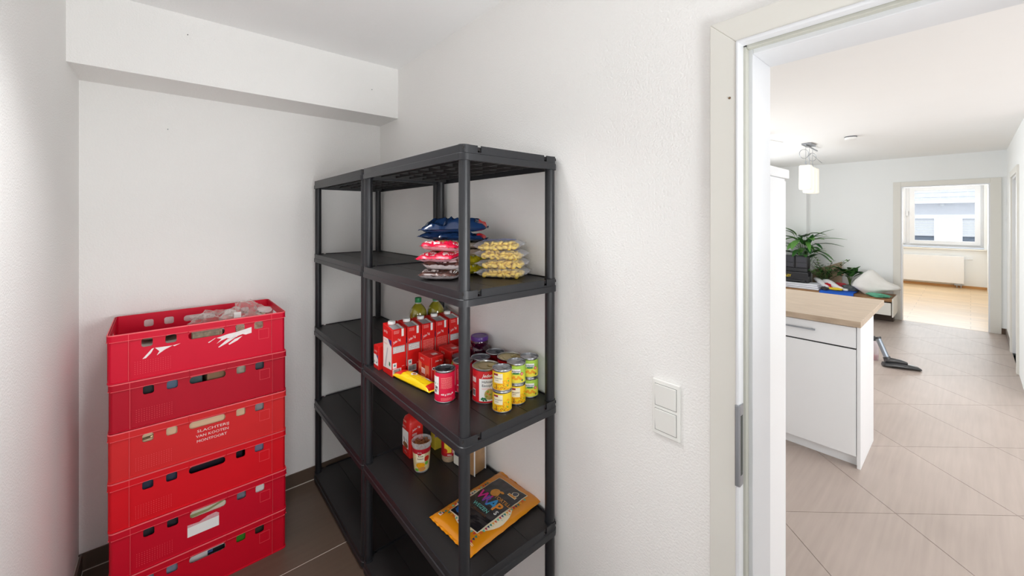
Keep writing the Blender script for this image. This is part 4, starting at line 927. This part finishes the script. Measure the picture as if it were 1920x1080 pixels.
# fried onion cup
t = thing('snack_cup', 'clear plastic cup of fried onions with red label', 'cup', (.815, 1.548, Z4)); cr = lambda v: .031+.009*v/.118
m = MB(film('cup_plastic', (236, 236, 236), .18, .15)); m.lathe([(.029, 0), (.031, .003), (.040, .112), (.0425, .114), (.0425, .126), (.041, .128), (.040, .126), (.0385, .112), (.030, .004)], 40, cap=(True, False)); m.build('cup', t, smooth=True)
m = MB(M('fried_onion', (158, 98, 56), .6, var=.6, vscale=80)); rn = random.Random(2)
for k in range(220):
    z = rn.uniform(.006, .118) if k < 130 else rn.uniform(.098, .118); r_ = rn.uniform(0, .026+.008*z/.118); a = rn.uniform(0, 6.28); b = rn.uniform(0, 6.28); q = rn.uniform(.4, 1.4); c = Vector((r_*cos(a), r_*sin(a), z)); e1 = Vector((cos(b), sin(b), rn.uniform(-.5, .5)))*.007; e2 = Vector((-sin(b), cos(b), rn.uniform(-.3, .8)))*.006
    m.tube([c+e1*cos(x)+e2*sin(x) for x in [q*i for i in range(5)]], .0017, 5)
m.build('fried_onions', t, smooth=True, kind='stuff')
m = MB(); A = fa(.82, 1.546); lab = lambda u, v, e=0: ((cr(v)+.0007+e)*cos(A+u/.035), (cr(v)+.0007+e)*sin(A+u/.035), v); RL_ = M('cup_label_red', (180, 22, 40), .4)
put_rect(m, lab, -.055, .008, .055, .104, M('cup_label_photo', (214, 196, 150), .4, var=.5, vscale=45), 16); g = lambda u, v, e=0: lab(u, v, .0005+e)
put_rect(m, g, -.055, .084, .055, .104, RL_, 14); put_rect(m, g, -.022, .048, .012, .084, CREAM, 8); put_disc(m, lambda u, v, e=0: lab(u, v, .0009), -.008, .090, .011, RL_, n=14, ry=.011); put_text(m, lambda u, v, e=0: lab(u, v, .0013), 'Jeden Tag', -.016, .088, .007, WHITE, shear=.3, w=.016)
put_text(m, lambda u, v, e=0: lab(u, v, .001), 'Röst', -.014, .071, .011, M('print_brown', None), bold=.01); put_text(m, lambda u, v, e=0: lab(u, v, .001), 'Zwiebeln', -.018, .060, .009, M('print_brown', None), bold=.01, w=.026)
put_disc(m, g, .022, .060, .012, M('tomato', None), n=14); put_disc(m, g, -.005, .034, .020, M('corn_kernel', None), n=14, ry=.012); put_disc(m, g, .0, .018, .018, M('bun', (206, 140, 70), .5), n=14, ry=.010); put_disc(m, g, .022, .040, .008, M('eco_green', None), n=10); put_disc(m, g, -.022, .014, .010, M('eco_green', None), n=10, ry=.006)
m.build('label_print', t)
t = thing('food_box', 'yellow and violet box behind the plastic cup', 'box', (.925, 1.628, Z4)); MB(M('box_yellow', (212, 190, 60), .45)).box(0, 0, 0, .06, .04, .16).build('body', t, bevel=.002)
m = MB(); put_rect(m, facemap((0, 0, 0), (1, 0, 0), (0, 0, 1), .0006), .0, .06, .05, .10, M('violet', (150, 120, 170), .5), 1); m.build('label_print', t)
t = thing('jar', 'glass jar with red and yellow label behind the cup, left of the rack post', 'jar', (.945, 1.535, Z4)); MB(M('jar_grain', (176, 150, 124), .15, var=.5, vscale=140, coat=.7)).lathe([(.032, 0), (.0355, .008), (.0355, .11), (.028, .125)], 32).build('glass', t, smooth=True); MB(RED).lathe([(.030, .125), (.030, .14)], 24).build('lid', t, smooth=True)
m = MB(); f_ = cylmap(.0355, fa(.945, 1.535)); put_rect(m, f_, -.045, .028, .05, .098, RL_, 14); g = lambda u, v, e=0: f_(u, v, .0005); put_rect(m, g, -.022, .044, .010, .092, M('jar_yellow', (240, 200, 60), .4, var=.3, vscale=50), 6); put_disc(m, lambda u, v, e=0: f_(u, v, .0009), -.018, .052, .011, M('tomato', None), n=12); put_rect(m, g, .014, .040, .034, .078, M('pinkish', (236, 170, 170), .5), 4); put_lines(m, lambda u, v, e=0: f_(u, v, .0009), .015, .042, .033, .076, 6, WHITE, .5); put_text(m, g, '400 g', -.008, .032, .008, WHITE, bold=.02); m.build('label_print', t)
t = thing('food_pack', 'white pack with a dark picture, left of the rack post', 'food pack', (.944, 1.432, Z4), radians(8)); MB(M('pack_white', (226, 224, 214), .4)).box(0, 0, 0, .05, .058, .135).build('body', t, bevel=.008, seg=3)
m = MB(); lf = facemap((0, .058, 0), (0, -1, 0), (0, 0, 1), .0006); put_rect(m, lf, .012, .045, .050, .085, M('picture_dark', (50, 54, 70), .4, var=.5, vscale=60), 1); put_disc(m, lambda u, v, e=0: lf(u, v, .0004), .03, .068, .009, WHITE, n=10); m.build('label_print', t)
t = thing('food_bag', 'tan paper bag with white edges standing by the wall right of the post', 'bag', (.955, 1.352, Z4), radians(12))
m = MB(M('tan_paper', (178, 140, 98), .35, var=.3, vscale=20, coat=.4)); secs = [(0, .90, .75), (.012, 1, 1), (.08, 1.02, 1.05), (.15, 1, .9), (.19, 1, .35)]; vs = []; pts = rrect(-.034, -.025, .034, .025, .006, 3); n = len(pts)
for z, sx, sy in secs:
    for x, y in pts: n_ = noise.noise(Vector((x*50, y*50, z*26+5)))*.006; vs.append((.034+x*sx+n_*.4, .025+y*sy+n_, z))
m.add(vs, [(j*n+i, j*n+(i+1) % n, (j+1)*n+(i+1) % n, (j+1)*n+i) for j in range(len(secs)-1) for i in range(n)]+[tuple(reversed(range(n))), tuple((len(secs)-1)*n+i for i in range(n))]); m.build('bag', t, smooth=True, angle=50)
m = MB(WHITE); m.box(-.002, -.004, .004, .0006, .0015, .188); m.box(.0665, -.003, .004, .070, .003, .188); m.build('edge_seam', t)

# ================================================================== KITCHEN THINGS
t = thing('tall_cabinet', 'tall white cabinet with a thicker top board just inside the doorway', 'cabinet', (1.225, .47, 0))
MB(KW).box(0, 0, .0, .575, .6, 1.725).build('body', t, bevel=.002); MB(KW).box(0, -.006, 1.7255, .612, .606, 1.762).build('top_board', t, bevel=.004)
MB(KW).box(.579, .002, .08, .597, .598, 1.718).build('door', t, bevel=.003)
# peninsula
PX, PY = 3.25, .447
t = thing('base_cabinet', 'white base cabinet of the kitchen peninsula with drawer and door', 'cabinet', (PX, PY, 0))
MB(KW).box(.02, .018, .07, .48, 1.40, .888).build('body', t); MB(KW).box(0, 0, 0, .50, .018, .888).build('side_panel', t, bevel=.001)
MB(KW).box(.045, .018, 0, .062, 1.40, .07).build('plinth', t)
for k in range(2):
    y0 = .022+.60*k; y1 = y0+.596
    dr_ = MB(KW).box(0, y0, .752, .019, y1, .882).build('drawer', t, bevel=.0015); d_ = MB(KW).box(0, y0, .072, .019, y1, .743).build('door', t, bevel=.0015)
    for z, pa in ((.825, dr_),):
        m = MB(STEEL).box(-.022, y0+.205, z, -.014, y0+.50, z+.010); m.box(-.016, y0+.22, z+.001, 0, y0+.228, z+.009); m.box(-.016, y0+.477, z+.001, 0, y0+.485, z+.009); m.build('handle', pa)
MB(INK).box(.003, .022, .7432, .016, 1.22, .7518).build('shadow_gap', t)
BEECH = wood('worktop_beech', (172, 152, 130), (196, 176, 154), 6, (14, 1.0, 4), .4)
tag(MB(BEECH).box(3.228, .443, .889, 4.235, 1.86, .927).build('worktop', bevel=.002), 'pale wood worktop overhanging the white peninsula cabinet', 'worktop')
# vacuum head
t = thing('vacuum_cleaner', 'black vacuum floor head with a short silver tube lying on the tiles', 'vacuum cleaner', (5.765, .475, 0), radians(-66))
VB = M('vacuum_black', (48, 48, 50), .35, coat=.3)
def hull(name, secs, mat, par):
    m = MB(mat); vs = []; n = 12
    for x, w_, h_, z0 in secs:
        for i in range(n): a = 2*pi*i/n; vs.append((x, w_/2*cos(a)*min(1, 1.3*abs(cos(a))**.3+.01), z0+h_/2+h_/2*sin(a)))
    m.add(vs, [(j*n+i, j*n+(i+1) % n, (j+1)*n+(i+1) % n, (j+1)*n+i) for j in range(len(secs)-1) for i in range(n)]+[tuple(range(n)), tuple((len(secs)-1)*n+i for i in range(n))]); return m.build(name, par, smooth=True, angle=50)
hull('floor_head', [(-.15, .06, .025, .002), (-.14, .10, .045, .002), (-.05, .115, .06, .002), (.05, .11, .05, .002), (.13, .095, .036, .002), (.155, .06, .018, .002)], VB, t)
hull('swivel', [(-.13, .05, .04, .045), (-.09, .07, .055, .045), (0, .06, .045, .045), (.05, .03, .025, .045)], VB, t)
m = MB(M('vacuum_tube', (150, 158, 168), .3, .8)); m.tube([(-.105, .0, .075), (-.165, .06, .28)], .024, 14); m.build('tube', t, smooth=True)
m = MB(VB); m.tube([(-.100, .0, .06), (-.112, .012, .10)], .031, 14); m.tube([(-.163, .058, .272), (-.168, .063, .290)], .028, 14); m.build('collar', t, smooth=True)
# bottle by the panel
t = thing('spray_bottle', 'clear and pink cleaning bottle standing behind the peninsula end', 'bottle', (5.90, .70, 0)); MB(film('spray_clear', (220, 210, 215), .45, .2)).lathe([(.035, 0), (.04, .02), (.04, .14), (.03, .18), (.015, .21)], 20).build('bottle', t, smooth=True)
MB(M('liquid_pink', (190, 60, 80), .3)).lathe([(.036, .004), (.037, .05)], 20).build('liquid', t); MB(M('spray_dark', (60, 66, 70), .4)).lathe([(.016, .21), (.018, .25), (.01, .26)], 16).build('cap', t, smooth=True)
# bench
OAKB = wood('bench_oak', (120, 84, 50), (164, 122, 80), 6, (5, 1, 2), .45); BZ = .385
t = thing('bench', 'low bench with brown wooden top and white front against the far wall', 'bench', (7.95, .748, 0))
MB(OAKB).box(-.01, .0, BZ-.045, .42, 1.63, BZ).box(.42, .0, BZ-.045, .54, 1.11, BZ).build('seat_board', t, bevel=.002); MB(TRIM).box(.01, .012, .14, .42, 1.63, BZ-.065).build('body', t); MB(TRIM).box(-.012, -.014, .12, .54, -.001, BZ-.0).build('end_panel', t)
MB(M('plinth_brown', (70, 56, 48), .6)).box(.30, .012, .0, .41, 1.62, .14).build('plinth', t); MB(INK).box(.015, .2, BZ-.065, .4, 1.6, BZ-.046).build('shadow_gap', t)
# cloths, cushions on bench
def cloth(name, label, cat, x0, y0, x1, y1, z, mat, seed, drape=0, amp=.008, par=None):
    """cloth lying on the bench; drape hangs over the front edge (low x)"""
    m = MB(mat); n = 22; tot = (x1-x0)+drape; vs = []
    for j in range(n+1):
        for i in range(n+1):
            s = i/n*tot; y = y0+(y1-y0)*j/n; q = amp*(1+noise.noise(Vector((s*14, y*14, seed))))
            if s < drape: x = x0-.014-q*.6; zz = z-(drape-s)
            else: x = x0+(s-drape); zz = z+q
            edge = .015*noise.noise(Vector((s*9, y*2, seed+4)))
            vs.append((x, y+edge*(1 if j in (0, n) else .4), zz))
    m.add(vs, [(j*(n+1)+i, j*(n+1)+i+1, (j+1)*(n+1)+i+1, (j+1)*(n+1)+i) for j in range(n) for i in range(n)])
    o = m.build(name, par, smooth=True, angle=60); s_ = o.modifiers.new('thick', 'SOLIDIFY'); s_.thickness = .004
    return tag(o, label, cat)
BC = M('cloth_blue', (20, 92, 200), .8, var=.15, vscale=10); GC = M('cloth_green', (96, 170, 140), .85, var=.12, vscale=14); WC = M('cloth_white', (226, 228, 236), .85)
cloth('cloth', 'bright blue cloth hanging over the front edge of the bench', 'cloth', 7.94, 1.17, 8.25, 1.60, BZ+.002, BC, 3, .07)
t = thing('folded_blanket', 'folded white blanket on the left end of the bench, under the toolbox', 'blanket', (7.965, 1.61, BZ))
for k in range(3):
    MB(WC).box(.004*k, .0+.01*k, .001+.031*k, .30, .68, .030+.031*k).build('fold', t, bevel=.012, seg=3)
crumple('cloth', 'crumpled mint green cloth in front of the white pillow', 'cloth', (8.0, .90, BZ), (.16, .25, .055), GC, 5, 26, .5)
t = thing('pillow', 'large creased white pillow lying at the right end of the bench', 'pillow', (8.22, .955, BZ+.010)); 
m = MB(M('pillow_cotton', (232, 230, 226), .9, bump=.3, bscale=12)); vs = []; n, k = 28, 14
for j in range(k+1):
    for i in range(n):
        a = 2*pi*i/n; b = pi*j/k; ca_, sa_ = cos(a), sin(a); sq = 1/max(abs(ca_), abs(sa_))**.7; d_ = Vector((ca_*sq*sin(b)**.8, sa_*sq*sin(b)**.8, cos(b)))
        w_ = 1+.12*noise.noise(d_*2.4)+.05*noise.noise(d_*6); hump = .38+.95*math.exp(-((d_.y-.22)/.5)**2)
        vs.append((d_.x*.15*w_, d_.y*.275*w_, .115+d_.z*.115*w_*hump+(.08 if d_.z > 0 else 0)*d_.z*hump))
m.add(vs, [(j*n+i, (j+1)*n+i, (j+1)*n+(i+1) % n, j*n+(i+1) % n) for j in range(k) for i in range(n)]); m.build('pillow_case', t, smooth=True, angle=80)
cs = crumple('cleaning_cloth', 'folded yellow cleaning cloth on the blue cloth', 'cloth', (8.09, 1.42, BZ+.018), (.10, .19, .045), M('yellow_sponge', (240, 208, 60), .8), 7, 22, .3)
crumple('paper_towel', 'small crumpled white paper towel beside the yellow cloth', 'paper', (8.12, 1.30, BZ+.018), (.07, .07, .04), WHITE, 17, 18, .3)
for k, (p0, p1, lbx) in enumerate((((8.32, 1.74, .53), (8.16, 1.52, .43), 'rolled white towel leaning on the left, nearer the toolbox'), ((8.30, 1.62, .52), (8.14, 1.33, .43), 'rolled white towel lying diagonally, right of its twin'))):
    m = MB(M('towel_white', (234, 234, 236), .9, bump=.3, bscale=40)); A_, B_ = Vector(p0), Vector(p1); pts = [A_.lerp(B_, i/8)+Vector((0, 0, .015*sin(i*.8))) for i in range(9)]; m.tube(pts, [.02, .034, .04, .042, .042, .04, .036, .03, .018], 12)
    tag(m.build('towel', smooth=True, angle=60), lbx, 'towel', 'rolled white towels on the bench')
crumple('garment', 'bundled red fabric beside the toolbox', 'clothing', (8.24, 1.505, BZ+.004), (.12, .18, .11), M('fabric_red', (200, 20, 40), .8), 9, 26, .5)
crumple('garment', 'bundled red and white checked fabric behind the towels', 'clothing', (8.38, 1.42, BZ+.0), (.10, .24, .11), M('fabric_redwhite', (206, 60, 70), .8, var=.9, vscale=60), 19, 26, .4)
crumple('garment', 'dark grey bundle in front of the bench plant', 'clothing', (8.28, 1.26, BZ+.0), (.12, .22, .10), M('fabric_grey', (92, 98, 98), .8, var=.6, vscale=30), 29, 26, .4)
crumple('garment', 'small dark patterned cloth bundle beside the white towels', 'clothing', (8.03, 1.545, BZ+.018), (.08, .10, .05), M('fabric_dark', (60, 56, 60), .8, var=.9, vscale=50), 39, 22, .5)
# toolbox
TB = M('toolbox_black', (34, 35, 40), .4); t = thing('toolbox', 'stacked black toolbox with yellow lettering at the left end of the bench', 'toolbox', (8.14, 1.765, BZ+.094), 0)
MB(TB).box(-.11, -.0, 0, .075, .45, .175).build('lower_case', t, bevel=.012); MB(TB).box(-.10, .012, .178, .07, .44, .24).build('tray', t, bevel=.008)
for y0, y1 in ((.0, .175), (.18, .44)):
    o = MB(TB).box(-.11, y0+.01, .242, .065, y1+.01, .445).build('organizer', t, bevel=.008)
    m = MB(M('toolbox_panel', (58, 58, 66), .5)); m.box(-.116, y0+.025, .26, -.108, y1-.01, .33); m.box(-.116, y0+.025, .34, -.108, y1-.01, .43); m.build('panel', o, bevel=.003)
MB(TB).tube([(-.12, .04, .02), (-.15, .04, .03), (-.15, .3, .03), (-.12, .3, .02)], .012, 8).build('handle', t, smooth=True)
m = MB(); put_text(m, facemap((-.111, .45, 0), (0, -1, 0), (0, 0, 1), .001), 'STANLEY', .006, .085, .058, M('stanley_yellow', (240, 210, 40), .5), bold=.02, w=.205); m.build('lettering', t)
# tan board behind the plants
tag(MB(M('tan_board', (176, 156, 130), .7)).add([(8.455, 1.40, BZ), (8.475, 1.80, BZ), (8.475, 1.80, .66), (8.455, 1.66, .72), (8.455, 1.40, .84), (8.47, 1.40, BZ), (8.49, 1.80, BZ), (8.49, 1.80, .66), (8.47, 1.66, .72), (8.47, 1.40, .84)], [(0,1,2,3,4),(9,8,7,6,5),(0,5,6,1),(1,6,7,2),(2,7,8,3),(3,8,9,4),(4,9,5,0)]).build('board'), 'tan board standing on the bench behind the leafy plant', 'board')
# plants
def leafmesh(name, L, Wd, mat, bend=.3, n=6):
    m = MB(mat); vs = []
    for i in range(n+1):
        s = i/n; w = Wd/2*sin(pi*min(1, s*.93+.04))**.8; z = -bend*L*s*s
        vs += [(L*s, -w, z+w*.3), (L*s, 0, z), (L*s, w, z+w*.3)]
    fs = []
    for i in range(n): o = i*3; fs += [(o, o+3, o+4, o+1), (o+1, o+4, o+5, o+2)]
    m.add(vs, fs); return m
def leafy(name, label, loc, specs, mats, stems=.004, pot=None):
    t = thing(name, label, 'plant', loc)
    if pot:
        MB(M('pot_dark', (60, 58, 60), .5)).lathe([(pot*.75, 0), (pot, pot*1.6), (pot*.9, pot*1.6), (pot*.8, pot*1.4)], 24).build('pot', t, smooth=True)
    ms = {}
    sm = MB(M('stem_green', (90, 120, 60), .6)); z0 = (pot or .02)*1.4
    for k, (L, Wd, az, el, h, r0, bend) in enumerate(specs):
        key = (round(L, 2), round(Wd, 2), round(bend, 1), k % len(mats))
        base = Vector((r0*cos(az), r0*sin(az), h)); sm.tube([Vector((0, 0, z0)), Vector((base.x*.4, base.y*.4, (h+z0)*.55)), base], [.003, .0025, .002], 5)
        if key not in ms: o = leafmesh('leaf', L, Wd, mats[k % len(mats)], bend).build('leaf', t, smooth=True, angle=80); ms[key] = o
        else: o = ms[key].copy(); COL.objects.link(o); o.parent = t
        o.location = base; o.rotation_euler = (0, -el, az)
    sm.build('stem', t, smooth=True); return t
LG = [M('leaf_green', (58, 112, 46), .4, var=.3, vscale=20), M('leaf_green_light', (92, 144, 66), .4, var=.3, vscale=20), M('leaf_green_dark', (40, 86, 42), .35, var=.3, vscale=20)]
rn = random.Random(12)
specs = [(.40, .07, -1.65, .75, .80, .05, .25), (.48, .07, -1.6, .28, .80, .08, .22), (.42, .10, -1.75, .5, .70, .08, .5)]+[(rn.choice((.2, .24, .28)), rn.choice((.07, .09, .11)), rn.uniform(1.75, 4.7), rn.uniform(-.2, 1.1), rn.uniform(.5, .92), rn.uniform(.02, .18), rn.choice((.2, .5))) for _ in range(44)]
leafy('potted_plant', 'tall leafy green plant behind the toolbox with long pointed leaves', (8.30, 1.87, BZ), specs, LG, pot=.075)
# fine-leaved plant: many tiny leaves, joined
t = thing('potted_plant', 'airy plant with many small leaves, right of the toolbox', 'plant', (8.33, 1.585, BZ)); m = MB(LG[1]); st = MB(M('stem_brown', (96, 90, 60), .7)); rn = random.Random(5)
MB(M('pot_dark', None)).lathe([(.045, 0), (.06, .10), (.053, .10)], 20).build('pot', t, smooth=True)
for b in range(24):
    az = rn.uniform(1.9, 4.75); ln = rn.uniform(.3, .52); el = rn.uniform(.75, 1.35); p0 = Vector((0, 0, .09)); pts = []
    for i in range(9):
        s = i/8; p = p0+Vector((cos(az)*cos(el)*ln*s*(1+.25*s), sin(az)*cos(el)*ln*s*(1+.25*s), sin(el)*ln*s*(1-.15*s))); pts.append(p)
        if i > 1:
            for q in range(3):
                a = rn.uniform(0, 6.28); d_ = Vector((cos(a), sin(a), rn.uniform(-.1, .8))).normalized(); sd = d_.cross(Vector((0, 0, 1))).normalized()*.012; L_ = rn.uniform(.05, .085)
                m.mat(LG[rn.randrange(3)]); m.add([p, p+d_*L_*.5+sd, p+d_*L_, p+d_*L_*.5-sd], [(0, 1, 2, 3)])
    st.tube(pts, .0025, 5)
m.build('leaves', t, kind='stuff'); st.build('stem', t)
specs = [(.24, .07, -4.5, .4, .24, .04, .1), (.18, .12, -1.9, 1.0, .27, .04, .1), (.18, .12, -1.6, .7, .22, .05, .2), (.16, .11, -2.3, 1.1, .24, .06, .1), (.18, .12, -1.65, .35, .20, .08, .3)]+[(.18, .11, rn.uniform(1.9, 4.7), rn.uniform(.1, 1.0), rn.uniform(.2, .34), rn.uniform(.03, .08), .3) for _ in range(14)]
t = leafy('potted_plant', 'small glossy dark-leaved plant behind the white pillow', (8.40, 1.29, BZ+.0), specs, [LG[2], LG[0]], pot=.055)
o = crumple('flower', None, None, (-.04, .09, .235), (.035, .03, .05), M('flower_peach', (236, 176, 160), .6), 4, 14, .3, parent=t)
# pendant lamps on a ceiling bar
t = thing('pendant_lamp', 'hanging lamp with three white glass shades under a thin ceiling bar', 'lamp', (5.85, 1.31, H))
MB(STEEL).box(.02, -.05, -.022, .26, .05, 0).build('canopy', t, bevel=.004); m = MB(STEEL); m.tube([(-.02, 0, -.03), (.62, .015, -.03)], .008, 8); m.build('bar', t)
GL = M('opal_glass', (250, 244, 230), .3, var=.01, emit=.3)
for k, (x, y, zt_, zb) in enumerate(((0, 0, -.275, -.575), (.30, .03, -.275, -.60), (.48, .035, -.275, -.60))):
    s_ = MB(GL).box(x-.060, y-.060, zb, x+.060, y+.060, zt_).build('glass_shade', t, bevel=.018, seg=4)
    m = MB(STEEL); m.tube([(x, y, -.03), (x, y, zt_+.05)], .002, 6); m.tube([(x, y, zt_+.05), (x, y, zt_)], .008, 10); m.build('cable', s_)
m = MB(STEEL)
for cx, rr_ in ((-.08, .055), (.30, .05)): m.tube([(cx+rr_*cos(q)*.76, -rr_*cos(q)*.65, -.145+rr_*sin(q)) for q in [2*pi*i/20 for i in range(21)]], .003, 6)
m.tube([(-.04, -.03, -.17), (.1, .01, -.16), (.24, .0, -.11)], .003, 6); m.tube([(.34, 0, -.12), (.5, -.06, -.21)], .003, 6); m.build('wire_ornament', t, smooth=True)
tag(MB(WHITE).tube([(5.6, 1.48, H-.002), (5.2, 1.55, H-.004), (4.9, 1.7, H-.002)], .003, 6).build('cable'), 'thin pale cable running along the kitchen ceiling to the hanging lamp', 'cable')
t = thing('ceiling_spot', 'small steel ceiling spotlight with a glowing bulb beside the door lining', 'lamp', (4.87, 1.485, H)); m = MB(STEEL); m.tube([(-.06, -.02, -.02), (.10, -.03, -.02)], .009, 8); m.tube([(0, 0, 0), (0, 0, -.02)], .02, 12); m.tube([(0, 0, -.02), (0, 0, -.08)], .006, 8); m.build('bracket', t, smooth=True)
MB(M('brass', (200, 160, 100), .3, 1)).lathe([(.030, -.14), (.018, -.09), (.012, -.075)], 20, cap=(False, True)).build('shade', t, smooth=True); MB(M('bulb_glow', (255, 226, 180), .4, emit=6)).lathe([(.004, -.172), (.024, -.165), (.028, -.145), (.016, -.11)], 20).build('bulb', t, smooth=True)
t = thing('smoke_detector', 'flat white round smoke detector on the kitchen ceiling', 'smoke detector', (5.78, .88, H)); MB(WHITE).lathe([(.035, -.045), (.052, -.035), (.055, 0)], 28).build('body', t, smooth=True); MB(DTIN).lathe([(.0555, -.012), (.0555, -.002)], 28, cap=(False, False)).build('ring', t)
